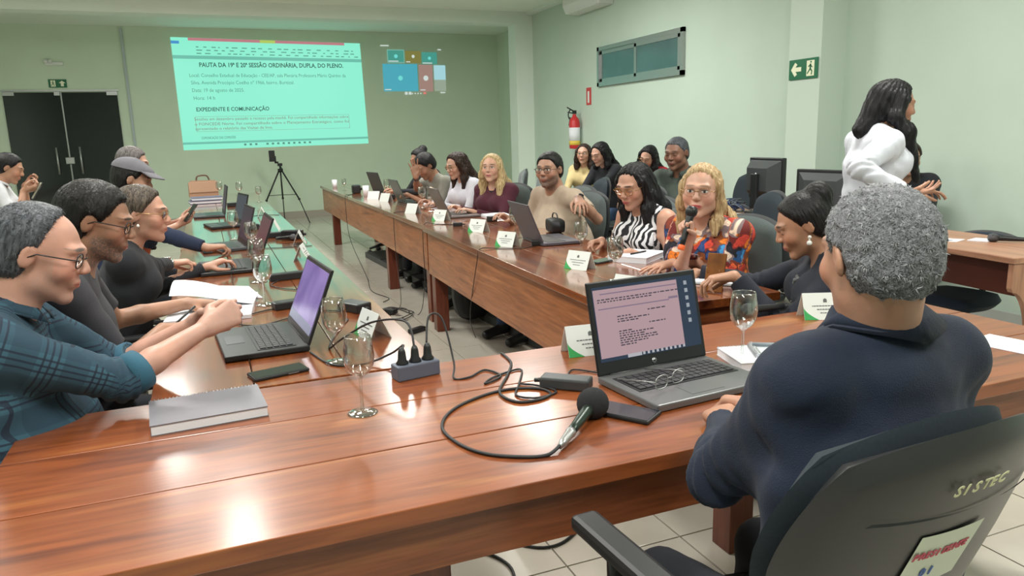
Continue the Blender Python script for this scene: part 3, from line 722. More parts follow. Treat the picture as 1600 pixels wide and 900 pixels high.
# ---- head
def head_field(F,c,R,s=1.0,fem=False,mouth_open=False,fat=0):
    c=np.asarray(c,float); iR=R.astype(F32)
    def loc(f):
        def g(X):
            Y=((X-c.astype(F32))@iR)/s; Y[:,0]=np.abs(Y[:,0]); return f(Y)*s
        return g
    def E(cx,r):
        cx=np.array(cx,F32); r=np.array(r,F32)
        def f(Y):
            q=Y-cx; k0=np.sqrt(((q/r)**2).sum(1)); k1=np.sqrt(((q/(r*r))**2).sum(1)); return k0*(k0-1)/np.maximum(k1,1e-6)
        return f
    def K(a,b,ra,rb):
        a=np.array(a,F32); ab=np.array(b,F32)-a; Lq=float(ab@ab)
        def f(Y):
            q=Y-a; t=np.clip((q@ab)/Lq,0,1); q=q-t[:,None]*ab; return np.sqrt((q*q).sum(1))-(ra+(rb-ra)*t)
        return f
    w=lambda p: c+R@(np.array(p,float)*s)
    def add(f,p,rad,k,op='+'):
        F.fn(loc(f),w(p),rad*s,k,op)
    jw=.034 if fem else .038
    add(E((0,-.012,.030),(.074+fat*.3,.094,.084)),(0,-.012,.03),.10,.01)
    add(E((0,.026,-.018),(.060+fat,.062,.082)),(0,.026,-.018),.09,.025)
    add(K((jw+fat,.012,-.062),(.004,.066,-.094),.020+fat,.017),(0,.03,-.07),.085,.028)
    add(E((0,.073,-.094),(.018,.014,.014)),(0,.073,-.094),.03,.018)
    add(E((.038+fat*.6,.058,-.022),(.026,.026,.026)),(0,.05,-.02),.07,.02)
    add(K((0,.089,.028),(.042,.074,.030),.011,.010),(0,.08,.03),.06,.014)
    add(E((.031,.102,.007),(.019,.016,.013)),(0,.1,.007),.055,.012,'-')
    add(E((.031,.0755,.007),(.0155,.0125,.0125)),(0,.075,.007),.05,.004)
    n=.9 if fem else 1.0
    add(K((0,.087,.016),(0,.1035,-.017),.0075,.0122*n),(0,.1,0),.04,.010)
    add(E((.0115*n,.098,-.022),(.0085,.010,.0075)),(0,.1,-.024),.03,.007)
    add(E((0,.083,-.052),(.027,.013,.020)),(0,.083,-.052),.035,.012)
    if mouth_open:
        add(E((0,.101,-.056),(.014,.012,.0055)),(0,.1,-.056),.03,.003,'-')
    add(E((0,.0935,-.0505),(.019,.0062,.0042)),(0,.093,-.05),.025,.004)
    add(E((0,.0925,-.0605),(.016,.0068,.0052)),(0,.092,-.06),.025,.004)
    # ears
    a=.25; 
    def ear(Y):
        q=Y-np.array((.079,-.008,.002),F32); y=q[:,1]*math.cos(a)-q[:,2]*math.sin(a); z=q[:,1]*math.sin(a)+q[:,2]*math.cos(a); x=q[:,0]+y*.35
        r=np.array((.0075,.017,.030),F32); Q=np.stack([x,y,z],1); k0=np.sqrt(((Q/r)**2).sum(1)); k1=np.sqrt(((Q/(r*r))**2).sum(1)); return k0*(k0-1)/np.maximum(k1,1e-6)
    add(ear,(0,-.008,.002),.11,.005)
    add(E((.088,-.003,.004),(.006,.009,.017)),(0,-.003,.004),.10,.004,'-')
# ---- hand
def hand(F,W,D,N,side,s=1.0,curl=.3,spread=.12,thumb=.5,fr=.0082,curls=None,grip=0,k0=.012):
    """W wrist, D toward fingers, N out of the palm, side +1 thumb on the A side"""
    D=nrm(D); N=nrm(np.asarray(N,float)-D*np.dot(N,D)); A=np.cross(D,N)*side
    W=np.asarray(W,float)
    kn=[(.026,.088),(.009,.093),(-.009,.088),(-.026,.078)]   # lateral, forward (toward thumb side first)
    L=[(.040,.025,.020),(.044,.028,.021),(.041,.026,.020),(.032,.020,.018)]
    tips=[]
    for i,((a,f),ls) in enumerate(zip(kn,L)):
        Kp=W+(A*a+D*f)*s
        F.cone(W+A*a*.45*s+D*.005*s,Kp,.0165*s,.0125*s,k0)
        cu=(curls[i] if curls else curl)*(1+.12*i)
        ang=0; p=Kp; d0=nrm(D+A*(1.5-i)*spread)
        for j,l in enumerate(ls):
            ang+=cu*(.95,1.35,.9)[j]
            d=d0*math.cos(ang)+N*math.sin(ang)
            q=p+d*l*s; r0=(fr-.0006*j)*s*(.9 if i==3 else 1); F.cone(p,q,r0,r0-.0007*s,.0035 if j else .006); p=q
        tips.append(p)
    T0=W+(A*.016+D*.018+N*.006)*s
    t=thumb; d1=nrm(D*.72+A*(.9*(1-t)+.25)+N*(.25+.75*t)); T1=T0+d1*.046*s; d2=nrm(D*.95+A*(.35-.75*t)+N*(.2+.7*t)); T2=T1+d2*.034*s; d3=nrm(D*1.0-A*(.0+.6*t)+N*(.2+.5*t)); T3=T2+d3*.026*s
    F.cone(T0,T1,.0165*s,.0115*s,.012).cone(T1,T2,.0112*s,.0095*s,.004).cone(T2,T3,.0095*s,.0075*s,.003)
    return tips
def ik(S,W,l1,l2,pole):
    S=np.asarray(S,float); W=np.asarray(W,float); d=W-S; L=np.linalg.norm(d); L2=min(L,(l1+l2)*.998)
    u=d/L; a=(l1*l1-l2*l2+L2*L2)/(2*L2); hgt=math.sqrt(max(l1*l1-a*a,0))
    p=np.asarray(pole,float); p=nrm(p-u*np.dot(p,u)); E=S+u*a+p*hgt
    return E, S+u*L2
def tri_strands(name,verts,normals,hc_at,m,parent,origin,n,length,width,rng,comb,curl=.6,sub=3):
    """many short tapering locks standing on a hair surface"""
    idx=rng.integers(0,len(verts),n); p=verts[idx]-origin; N=normals[idx]
    g=comb[idx]; g=g-N*(g*N).sum(1)[:,None]; g/=np.maximum(np.linalg.norm(g,axis=1),1e-6)[:,None]
    jit=rng.normal(0,curl,(n,3)); g=g+jit; g-=N*(g*N).sum(1)[:,None]; g/=np.maximum(np.linalg.norm(g,axis=1),1e-6)[:,None]
    side=np.cross(N,g); Ls=length*rng.uniform(.6,1.3,n)[:,None]
    P=[];cur=p-N*.002; d=g
    bend=rng.normal(0,curl*1.6,n)[:,None]
    for j in range(sub+1):
        wd=width*(1-j/(sub+.3)); P.append(cur-side*wd); P.append(cur+side*wd)
        lift=N*(.35-.35*j/sub*1.6); cur=cur+(d+lift*.7)*Ls/sub; d=d+side*bend/sub; d/=np.linalg.norm(d,axis=1)[:,None]; side=np.cross(N,d); side/=np.maximum(np.linalg.norm(side,axis=1),1e-6)[:,None]
    V=np.stack(P,1).reshape(-1,3); k=2*(sub+1); base=np.arange(n)*k
    fs=np.concatenate([np.stack([base+2*j,base+2*j+1,base+2*j+3,base+2*j+2],1) for j in range(sub)])
    me=bpy.data.meshes.new(name); me.from_pydata(V.tolist(),[],fs.tolist()); me.polygons.foreach_set('use_smooth',[True]*len(fs)); me.update()
    attr(me,'hc',np.repeat(rng.uniform(-.1,.1,(n,3)),k,axis=0))
    return link(name,me,m,parent)
def vnormals(me):
    a=np.empty(len(me.vertices)*3,F32); me.vertices.foreach_get('normal',a); return a.reshape(-1,3)
# ---- glasses in head coordinates
def glasses(parent,c,R,s,m,origin,lens=True,rimless=False,w=.024,h=.017):
    M=Matrix(((*R[0],c[0]-origin[0]),(*R[1],c[1]-origin[1]),(*R[2],c[2]-origin[2]),(0,0,0,1)))@Matrix.Scale(s,4)
    mb=MB(); lm=MB()
    for sg_ in (-1,1):
        ring=[]
        for k in range(20):
            a=2*math.pi*k/20; ca,sa=math.cos(a),math.sin(a); pw=.7
            x=math.copysign(abs(ca)**pw,ca)*w; z=math.copysign(abs(sa)**pw,sa)*h
            ring.append((sg_*.033+x,.096-.25*abs(.033*sg_+x)*0.5,.006+z))
        mb.tube(ring,.0016 if not rimless else .0008,5,M,closed=True)
        lm.add(ring+[(sg_*.033,.0965,.006)],[(k,(k+1)%20,20) for k in range(20)],True,M)
        mb.tube([(sg_*(.033+w-.001),.093,.010),(sg_*.074,.080,.012),(sg_*.082,.01,.012),(sg_*.082,-.01,.0)],.0017,5,M)
    mb.tube([(-.010,.099,.010),(0,.103,.013),(.010,.099,.010)],.0016,5,M)
    g=mb.build('glasses',m,parent)
    if lens: lm.build('lens',M_LENS,g)
    return g
def lens_mat():
    m,t,b=nm('eyeglass_lens'); L=t.links.new
    tr=t.nodes.new('ShaderNodeBsdfTransparent'); gl=t.nodes.new('ShaderNodeBsdfGlossy'); gl.inputs['Roughness'].default_value=.03
    mx=t.nodes.new('ShaderNodeMixShader'); fr=t.nodes.new('ShaderNodeFresnel'); fr.inputs[0].default_value=1.5
    L(fr.outputs[0],mx.inputs[0]); L(tr.outputs[0],mx.inputs[1]); L(gl.outputs[0],mx.inputs[2]); L(mx.outputs[0],t.nodes['Material Output'].inputs[0]); return m
M_LENS=lens_mat()
RNG=np.random.default_rng(5)
PLIST=[]
def person(label,head,yaw,hyaw=None,hpitch=.1,hroll=0,ground=(0,0),lh=None,rh=None,lhd=None,rhd=None,lpole=None,rpole=None,s=1.0,fem=False,
           skin=None,shirt=None,sleeve=1.0,collar=None,collarm=None,hair='short',hairm=None,h=.006,lean=.12,pants=None,shoes=None,belly=0,seat=True,bust=0,
           vneck=.0,inner=None,glass=None,rimless=False,mouth_open=False,fat=0,lcurl=.35,rcurl=.35,lthumb=.4,rthumb=.4,lN=(0,0,-1),rN=(0,0,-1),
           group=None,strands=0,thick=.010,fold=.004,cat='person',pelvis=None,watch=None,hs=1.0,standing=False,curly=False,lspread=.12,rspread=.12,
           cuff=None,shw=None,neck=.060,nb=None,colh=.026,lhair=1.0,hairfront=False,occ=1.0,broad=0,slen=.014,lcurls=None,rcurls=None,legdir=None,headdress=None,long=.30,hh=None,skirt=False,sleevem=None,neckcut=0):
    hyaw=yaw if hyaw is None else hyaw
    head=np.asarray(head,float); org=V3(ground[0],ground[1],0)
    RH=yawpitch(hyaw,hpitch,hroll); RB=yawpitch(yaw,0); r,f,u=RB[:,0],RB[:,1],RB[:,2]
    hs_=s*hs
    NB=head-RH[:,2]*.075*hs_-RH[:,1]*.03*hs_; NB=NB+V3(0,0,-neck*s)-f*.035*s   # base of the neck
    if nb is not None: NB=np.asarray(nb,float)
    hz=(.93 if standing else .53)*(s if standing else 1)
    if pelvis is None:
        pv=V3(NB[0],NB[1],0)-f*(.02 if standing else math.tan(lean)*(NB[2]-hz)); pelvis=V3(pv[0],pv[1],hz)
    pelvis=np.asarray(pelvis,float)
    up=nrm(NB-pelvis); Lt=np.linalg.norm(NB-pelvis)
    sw=shw or ((.168 if fem else .188)*s)
    SC=NB-up*.055*s - f*.005       # shoulder line centre
    SHL=SC-r*sw; SHR=SC+r*sw
    root=thing('person',label,cat,tuple(org),0,group)
    l1,l2=.285*s,.255*s
    arms=[]
    for sd,tgt,pole,sh in ((-1,lh,lpole,SHL),(1,rh,rpole,SHR)):
        if tgt is None: tgt=sh+f*.22*s-r*sd*.02+V3(0,0,-.42*s)
        pole=pole if pole is not None else (r*sd*.6-f*.35+V3(0,0,-1))
        # lift the shoulder a little toward far targets
        El,Wr=ik(sh,tgt,l1,l2,pole); arms.append((sd,sh,El,Wr))
    def core(F,grow=0,low=True):
        m=1.38
        wr=(.100 if fem else .112)*s+belly*.55; ch=(.105 if fem else .118)*s
        if low: F.cone(pelvis,pelvis+up*Lt*.28,.118*s+grow+belly*.5,wr+grow+belly*.5,.03,r,m)
        if low: F.cone(pelvis+up*Lt*.28,pelvis+up*Lt*.62,wr+grow+belly*.5,ch+grow,.04,r,m)
        F.cone(pelvis+up*Lt*.62-f*.005,SC-up*.035*s,ch+grow,.078*s+grow,.04,r,1.75 if not fem else 1.6)
        if belly and low: F.ell(pelvis+up*Lt*.30+f*.06*s,RB,(.14+belly+grow,.10+belly+grow,.13+belly+grow),.05)
        F.cone(SC-r*sw*.82,SC+r*sw*.82,.052*s+grow,.052*s+grow,.045)
        F.cone(NB+up*.012,SC-r*sw*.75,.040*s+grow,.044*s+grow,.03); F.cone(NB+up*.012,SC+r*sw*.75,.040*s+grow,.044*s+grow,.03)
        if bust:
            for q in (-1,1): F.ell(pelvis+up*Lt*.66+f*(.085*s)+r*q*.075*s,RB,(.062+bust+grow,.05+bust+grow,.058+bust+grow),.04)
    def armf(F,grow,part,a0=0.,a1=2.):
        # part along the arm: 0..1 upper, 1..2 fore
        for sd,sh,El,Wr in arms:
            end=a1
            ru=(.050 if not fem else .045)*s+fat*.4; re=(.038 if not fem else .033)*s; rw=(.0265 if not fem else .023)*s
            e1=min(end,1.); b=sh+(El-sh)*e1; rb=ru+(re-ru)*e1
            F.cone(sh,b,ru+grow,rb+grow,.055 if grow else .03)
            if end>1:
                e2=min(end-1,1.); c_=El+(Wr-El)*e2; rc=re+(rw-re)*e2
                mid=El+(Wr-El)*min(.35,e2)
                F.cone(El,mid,re+grow,re*.98+grow,.012).cone(mid,c_,re*.98+grow,rc+grow*(1.1 if grow else 1),.012)
    # ---------- body: one continuous skin surface
    B=Field(); head_field(B,head,RH,hs_,fem,mouth_open,fat)
    B.cone(head-RH[:,1]*.022*hs_-RH[:,2]*.05*hs_,NB-up*.02,(.050 if fem else .058)*s+fat*.5,(.054 if fem else .066)*s+fat*.5,.025)
    core(B,-.006 if vneck or neckcut else -.012,low=False); 
    if shirt is not None and sleeve>=.5: armf(B,-.004,0)
    else: armf(B,-.001,0)
    for sd,sh,El,Wr in arms:
        D=(lhd if sd<0 else rhd); D=nrm(D) if D is not None else nrm(Wr-El)
        hand(B,Wr,D,lN if sd<0 else rN,(-1 if sd<0 else 1)*-1*-1,s*(.92 if fem else 1.0),curl=lcurl if sd<0 else rcurl,thumb=lthumb if sd<0 else rthumb,spread=lspread if sd<0 else rspread,curls=lcurls if sd<0 else rcurls)
    me,vs=surface(B,h,name='body',origin=org)
    attr(me,'hc',((vs-head)@RH)/hs_)
    link('body',me,skin,root)
    # ---------- clothes
    def clothcoord(vs):
        # nearest limb coordinates for woven patterns
        cc=(vs-pelvis)@RB
        best=np.full(len(vs),9.)
        tor=np.abs((vs-SC)@r)-sw*.9
        out=np.stack([cc[:,0],cc[:,2],cc[:,1]],1)
        for sd,sh,El,Wr in arms:
            for a,b,o in ((sh,El,0),(El,Wr,l1)):
                ab=b-a; L=ab@ab; t=np.clip(((vs-a)@ab)/L,0,1); q=vs-a-t[:,None]*ab; dd=np.linalg.norm(q,axis=1)
                d_=nrm(ab); x=nrm(np.cross(d_,(0,0,1))); y=np.cross(d_,x)
                ang=np.arctan2(q@y,q@x)
                sel=(dd<best)&(dd<.085)&(((vs-sh)@r)*sd>-.015)
                if o: sel=(dd<best)&(dd<.08)
                out[sel]=np.stack([ang*.06,t*math.sqrt(L)+o,dd],1)[sel]; best[sel]=dd[sel]
        return out
    ph=float(RNG.uniform(0,6))
    def folds(P):
        dd=fold*.8*wav(P,22,ph)+fold*.45*wav(P,55,ph+1)
        for sd,sh,El,Wr in arms:
            q=np.linalg.norm(P-El,axis=1); ax=nrm(Wr-sh); dd=dd+np.exp(-(q/.07)**2)*fold*1.3*np.sin((P@ax)*210+2*wav(P,30,ph))
            q=np.linalg.norm(P-sh-V3(0,0,-.06),axis=1); dd=dd+np.exp(-(q/.09)**2)*fold*.45*np.sin((P@(ax+r*.7))*120+ph+2*wav(P,20,ph))
        return dd
    res={'root':root,'head':head,'RH':RH,'arms':arms,'SC':SC,'NB':NB,'pelvis':pelvis,'RB':RB,'org':org,'hs':hs_}
    if shirt is not None:
        T=Field(); core(T,thick*.5)
        if broad: T.cone(NB-up*.05-f*.006,NB+up*.022,.082*s,.070*s,.03); T.cone(SC-up*.03*s-f*.012,pelvis+up*Lt*.40,.080*s,.095*s,.05,r,broad)
        if sleeve>0: armf(T,thick*.75,0,a1=sleeve)
        # neck opening
        T.cone(NB+up*.06+f*.012,NB+up*(.008 if not broad else .035)+f*.014,.070*s,.050*s,.006,op='-')
        if vneck: T.cone(NB+f*.075*s+up*.0,NB+f*.16*s-up*vneck,.048*s,.012,.006,r,1.0,'-')
        T.half(pelvis-up*(.10 if not standing else .16),-up,.006)
        if standing: T.cone(pelvis-up*.02,pelvis-up*.18,.125*s,.13*s,.03,r,1.35)
        if sleeve<2 and sleeve>0:
            for sd,sh,El,Wr in arms:
                if sleeve<=1: e=sh+(El-sh)*sleeve; ax=nrm(El-sh)
                else: e=El+(Wr-El)*(sleeve-1); ax=nrm(Wr-El)
                T.half(e-ax*.002,ax,.003,e+ax*.07,.085)
        if sleeve==0:
            for sd,sh,El,Wr in arms: T.half(sh-r*sd*.012,r*sd,.006,sh+r*sd*.1,.16)
        me,vs2=surface(T,h*1.28,folds,'shirt',org); attr(me,'cc',clothcoord(vs2)); so=link('shirt' if not inner else 'jacket',me,shirt,root); res['shirt']=so
        if inner is not None:
            T=Field(); core(T,-.002); T.cone(NB+up*.06,NB+up*.0,.075*s,.058*s,.006,op='-'); T.cone(NB+f*.07*s+up*.02,NB+f*.13*s-up*.03,.045*s,.02,.006,op='-'); T.half(pelvis+up*.12,-up,.006)
            me,_v=surface(T,max(h,.008),None,'top',org); attr(me,'cc',_v); link('top',me,inner,root)
        if cuff is not None:
            for sd,sh,El,Wr in arms:
                e=El+(Wr-El)*(sleeve-1) if sleeve>1 else sh+(El-sh)*sleeve; ax=nrm(Wr-El) if sleeve>1 else nrm(El-sh)
                a=nrm(np.cross(ax,(0,0,1))); b=np.cross(ax,a); re=cuff[1]
                pr=[(re-.002,-.045),(re+.006,-.043),(re+.007,-.02),(re+.005,0),(re-.003,.001),(re-.006,-.01)]
                Mx=Matrix(((a[0],b[0],ax[0],e[0]-org[0]),(a[1],b[1],ax[1],e[1]-org[1]),(a[2],b[2],ax[2],e[2]-org[2]),(0,0,0,1)))
                MB().lathe(pr,20,Mx).build('cuff',cuff[0],root)
    if collar:
        cm=collarm or shirt; n=32; prof_in=[];vs_=[];fs_=[]
        ht=colh*s; R0=(.058 if fem else .068)*s+fat*.5; op=.28 if collar=='shirt' else .42
        rings=[]
        for i in range(n+1):
            a=op+(2*math.pi-2*op)*i/n; fr=-math.cos(a)   # a=0 front
            dirv=f*math.cos(a)+r*math.sin(a)
            fall=.055 if collar=='shirt' else .075
            fb=max(0,math.cos(a))
            c0=NB-f*.006*s+up*(.004-.020*fb)*s
            p0=c0+dirv*R0*.94-up*.012*s; p1=c0+dirv*(R0*.90)+up*ht*(1-.25*fb); p2=c0+dirv*(R0*.97+.004)+up*(ht*(1-.25*fb)+.003); p3=c0+dirv*(R0*(1.18+.15*fb)+.014+.012*abs(math.sin(a)))+up*(ht*(1-.25*fb)-fall*(.75+.35*fb)*s+.030*abs(math.sin(a))+.012*max(0,-math.cos(a))); p4=p3-dirv*.006+up*.004
            rings.append([p0,p1,p2,p3,p4])
        mb=MB(); vv=[tuple(q-org) for rg in rings for q in rg]
        ff=[(i*5+j,(i+1)*5+j,(i+1)*5+j+1,i*5+j+1) for i in range(n) for j in range(4)]
        mb.add(vv,ff,True); me=mb.mesh('collar'); attr(me,'cc',np.array(vv)); co=link('collar',me,cm,root)
        md=co.modifiers.new('s','SOLIDIFY'); md.thickness=.003; md.offset=0
    # ---------- legs
    if pants is not None:
        T=Field(); hpR=.085*s; fdir=f if legdir is None else nrm(legdir)
        shoesm=shoes or M_BLACK; SF=Field()
        for sd in (-1,1):
            hp=pelvis+r*sd*.085*s
            if standing: kn=V3(hp[0],hp[1],.50*s)+f*.02; ft=V3(hp[0],hp[1],.10)-f*.02
            else:
                kn=hp+fdir*.40*s+r*sd*.05+V3(0,0,-.02); kn[2]=.50; ft=kn+fdir*.03+V3(0,0,-.40)
            if skirt and not standing: pass
            T.cone(hp,kn,.088*s,.062*s,.03).cone(kn,ft,.060*s,.048*s,.02)
            SF=Field(); SF.cone(ft+V3(0,0,-.045),ft+fdir*.15*s+V3(0,0,-.068),.038,.030,.02,r,1.15).cone(ft+V3(0,0,.02),ft+V3(0,0,-.04),.040,.040,.02); SF.half((0,0,.004),(0,0,-1),.002,(ft[0],ft[1],0),3); me,_v=surface(SF,.010,None,'shoe',org); link('shoe',me,shoesm,root)
        T.cone(pelvis-r*.06,pelvis+r*.06,.115*s+belly*.4,.115*s+belly*.4,.03); T.half(pelvis+up*.10,up,.01)
        T.half((0,0,.085),(0,0,-1),.004,tuple(V3(ft[0],ft[1],.0)),3)
        me,_v=surface(T,max(h*2,.013),lambda P:.004*wav(P,30,ph),'trousers',org); attr(me,'cc',_v); link('trousers',me,pants,root)
        
    # ---------- hair
    if hair:
        Hf=Field(); w_=lambda p: head+RH@(np.array(p,float)*hs_)
        iR=RH.astype(F32); hd=head.astype(F32)
        tk=(hh or .012)
        Hf.ell(w_((0,-.014,.030)),RH,np.array((.076+tk,.095+tk,.085+tk))*hs_,.01)
        if hair in('short','buzz','recede','bun','long','bob','tied'): Hf.ell(w_((0,-.045,-.02)),RH,np.array((.066+tk*.8,.058+tk*.8,.060))*hs_*occ,.03)
        def plane(a,b,k=.012,extra=None):   # in head yz: cut in front of the line a->b (a top front, b lower back)
            a=np.array(a,float); b=np.array(b,float); t=b-a; n_=np.array([-t[1],t[0]]); 
            n_=n_/np.linalg.norm(n_)
            if n_[0]<0: n_=-n_
            return w_((0,a[0],a[1])), RH@V3(0,n_[0],n_[1]),k
        if hair=='recede': A_,B_=(.036,.108),(-.004,-.02)
        elif hair in('short','buzz'): A_,B_=(.074,.088),(.004,-.02)
        elif hair=='bun' or hair=='tied': A_,B_=(.070,.094),(-.012,-.03)
        else: A_,B_=(.060,.104),(.020,-.03)
        p_,n_,k_=plane(A_,B_); Hf.half(p_,n_,.020)
        # face stays clear: cut by a forehead ellipsoid
        Hf.ell(w_((0,.084,-.006)),RH,np.array((.062,.075,.078))*hs_,.012,'-')
        # around the ears and the nape
        if hair in('short','buzz','recede'):
            Hf.half(w_((0,-.03,-.062)),-RH[:,2]*1+RH[:,1]*.25,.012)
            for q in(-1,1): Hf.ell(w_((q*.088,.002,-.012)),RH,np.array((.025,.030,.042))*hs_,.008,'-')
        if hair in('short','buzz'):
            for q in(-1,1): Hf.ell(w_((q*.050,.090,.060)),RH,np.array((.030,.034,.032))*hs_,.02,'-')
        if hair in('bun','tied'):
            Hf.half(w_((0,-.03,-.072)),-RH[:,2]*1+RH[:,1]*.25,.012)
            for q in(-1,1): Hf.ell(w_((q*.088,.004,-.016)),RH,np.array((.02,.022,.032))*hs_,.008,'-')
            if hair=='bun': Hf.ell(w_((0,-.085,.085)),RH,np.array((.055,.055,.052))*hs_,.012)
            else: Hf.ell(w_((0,-.115,-.02)),RH,np.array((.035,.04,.045))*hs_,.02).cone(w_((0,-.12,-.04)),w_((0,-.13,-.14)),.03*hs_,.012,.02)
        if hair in('long','bob'):
            Lg=long if hair=='long' else .10
            for q in (-1,1):
                t0=w_((q*.072,.012,.03)); t1=w_((q*.086,-.012,-.06)); 
                b1=SC+r*q*(.090+(.02 if hairfront else 0))*s+up*.055+f*(.03+(.05 if hairfront else 0))
                b2=b1+f*(.055 if not hairfront else .10)-up*(Lg)+r*q*.0
                Hf.cone(t0,t1,.026*hs_*lhair,.030*hs_*lhair,.03)
                if hair=='long': Hf.cone(t1,b1+f*.03,.030*lhair,.034*lhair,.03).cone(b1+f*.03,b2,.034*lhair,.016,.03)
            t2=w_((0,-.075,-.03)); Hf.cone(w_((0,-.06,.03)),t2,.070*hs_,.062*hs_,.03)
            if hairfront: Hf.cone(t2,SC-f*.06+up*.07,.062,.05,.03)
            elif hair=='long': Hf.cone(t2,SC-f*.085+up*.05,.062,.055,.03,r,1.5).cone(SC-f*.085+up*.05,SC-f*.125-up*Lg,.052,.022,.03,r,2.0)
            else: Hf.cone(t2,w_((0,-.07,-.10)),.062*hs_,.055*hs_,.03,r,1.2)
            Hf.ell(w_((0,.075,-.035)),RH,np.array((.058,.065,.085))*hs_,.012,'-')
        def hd_(P):
            q=(P-hd)@iR; an=np.arctan2(q[:,0],-q[:,1])
            if curly: return (.0030*np.sin(q[:,0]*260+3*np.sin(q[:,2]*190))*np.sin(q[:,2]*240+3*np.sin(q[:,1]*170))+.002*wav(P,200,ph))
            if hair in('long','bob'): return .0028*np.sin(an*26+2*np.sin(q[:,2]*18+ph))+.002*np.sin(q[:,0]*330+3*np.sin(q[:,2]*25))+.003*wav(P,28,ph)
            return .0012*np.sin(an*40+q[:,2]*60)+.0012*wav(P,90,ph)
        hm=min(h,.006)
        me,vsh=surface(Hf,hm,hd_,'hair',org); attr(me,'hc',((vsh-head)@RH)/hs_); ho=link('hair',me,hairm,root); res['hair']=ho
        if strands:
            N=vnormals(me); comb=np.tile(RH[:,1]*.6-RH[:,2]*.8,(len(vsh),1))
            q=(vsh-head)@RH; comb=np.where((q[:,2]>.05)[:,None],RH[:,1][None]*1.0,-RH[:,2][None]*1.0+0*vsh)
            tri_strands('hair_locks',vsh,N,None,hairm if not isinstance(strands,tuple) else strands[1],ho,org,strands if not isinstance(strands,tuple) else strands[0],.0*hs_+slen,.0013,RNG,comb,.55)
    if glass is not None: glasses(root,head,RH,hs_,glass,org,rimless=rimless)
    if watch is not None:
        sd,sh,El,Wr=arms[0 if watch[0]<0 else 1]; ax=nrm(Wr-El); a=nrm(np.cross(ax,(0,0,1))); b=np.cross(ax,a); e=Wr-ax*.018
        Mx=Matrix(((a[0],b[0],ax[0],e[0]-org[0]),(a[1],b[1],ax[1],e[1]-org[1]),(a[2],b[2],ax[2],e[2]-org[2]),(0,0,0,1)))
        rw=.029*s; wt=MB().lathe([(rw,-.010),(rw+.0025,-.009),(rw+.0025,.009),(rw,.010),(rw-.002,0),(rw,-.010)],20,Mx).build('wrist_watch',watch[1],root)
        sg_=-1 if b[2]>0 else 1
        MB().cyl((0,-sg_*(rw),0),(0,-sg_*(rw+.009),0),.018,14,M=Mx).build('watch_case',watch[2],wt)
    return res
# ================================================================ people
D2=math.pi/180
C_DK=cloth_mat('dark_trousers',(.018,.02,.028)); C_JEAN=cloth_mat('jeans',(.03,.06,.13)); C_NAVYT=cloth_mat('navy_trousers',(.014,.022,.042))
H_BLK=hair_mat('hair_black',(.004,.004,.005),(.014,.013,.015)); H_DKBR=hair_mat('hair_dark_brown',(.014,.007,.005),(.045,.025,.018))
H_BLOND=hair_mat('hair_blonde',(.30,.19,.09),(.62,.46,.26)); H_BLOND2=hair_mat('hair_long_blonde',(.34,.22,.10),(.70,.54,.30))
H_GREY=hair_mat('hair_grey',(.055,.055,.06),(.30,.31,.34),fine=1.0,curly=True); H_GREYL=hair_mat('hair_locks_grey',(.11,.11,.115),(.42,.43,.46),fine=.4)
H_GREYD=hair_mat('hair_dark_grey',(.030,.033,.04),(.13,.14,.16)); H_SHORT=hair_mat('hair_cropped_black',(.006,.006,.006),(.020,.018,.017))
H_STREAK=hair_mat('hair_streaked',(.012,.009,.008),(.13,.10,.075))
FR_BLK=M_BLACK; FR_GOLD=mat('gold_frame',(.35,.22,.10),.3,metal=.8)
# the chairman at the right, seen from behind
P=person('grey haired man in navy blazer seen from behind, hands beside the grey laptop',(0.960,0.857,1.205),91*D2,hyaw=80*D2,hpitch=.12,ground=(.95,.84),
   lh=(.955,1.205,.808),rh=(1.085,1.235,.808),lhd=(.45,.85,-.12),rhd=(-.25,.95,-.10),lpole=(-.7,-.2,-.8),rpole=(.9,-.2,-.8),lN=(.3,0,-1),rN=(-.3,0,-1),lcurl=.95,rcurl=.85,
   skin=skin_mat('skin_president',(.46,.25,.17)),shirt=cloth_mat('navy_blazer',(.006,.013,.034),.10,.8,500,.05),sleeve=1.93,collar='blazer',hair='short',hairm=H_GREY,strands=(9000,H_GREYL),nb=(.985,.875,1.075),pelvis=(.93,.80,.53),colh=.046,slen=.0095,
   pants=C_DK,h=.0048,lean=.16,thick=.011,fold=.007,hs=.945,occ=.92,hh=.010,inner=cloth_mat('pale_shirt',(.60,.60,.66)),curly=True,shw=.160,s=.97,broad=2.05)
# left row
L1=person('man with receding grey hair, glasses and teal plaid shirt, nearest on the left',(-0.396,2.083,1.161),3*D2,hyaw=-1*D2,hpitch=.30,ground=(-.5,2.07),
   rh=(-.045,2.115,.925),lh=(-.075,2.235,.915),rhd=(.75,.25,.30),lhd=(.8,-.25,.20),rpole=(.2,-.3,-1),lpole=(.2,.3,-1),rN=(.1,.9,-.3),lN=(.1,-.9,-.3),rcurl=1.0,lcurl=.9,
   skin=skin_mat('skin_plaid_man',(.56,.31,.235),eyes='down',brow=(.12,.11,.10),beard=.25,beardcol=(.35,.30,.28)),shirt=cloth_pattern('plaid_cloth','plaid'),sleeve=1.22,collar='shirt',hair='recede',hairm=H_GREYD,
   pants=C_JEAN,h=.0045,lean=.10,belly=.05,glass=FR_BLK,fold=.005,thick=.014,cuff=(cloth_mat('teal_cuff',(.03,.11,.17)),.047),hh=.010,strands=(5000,H_GREYD))
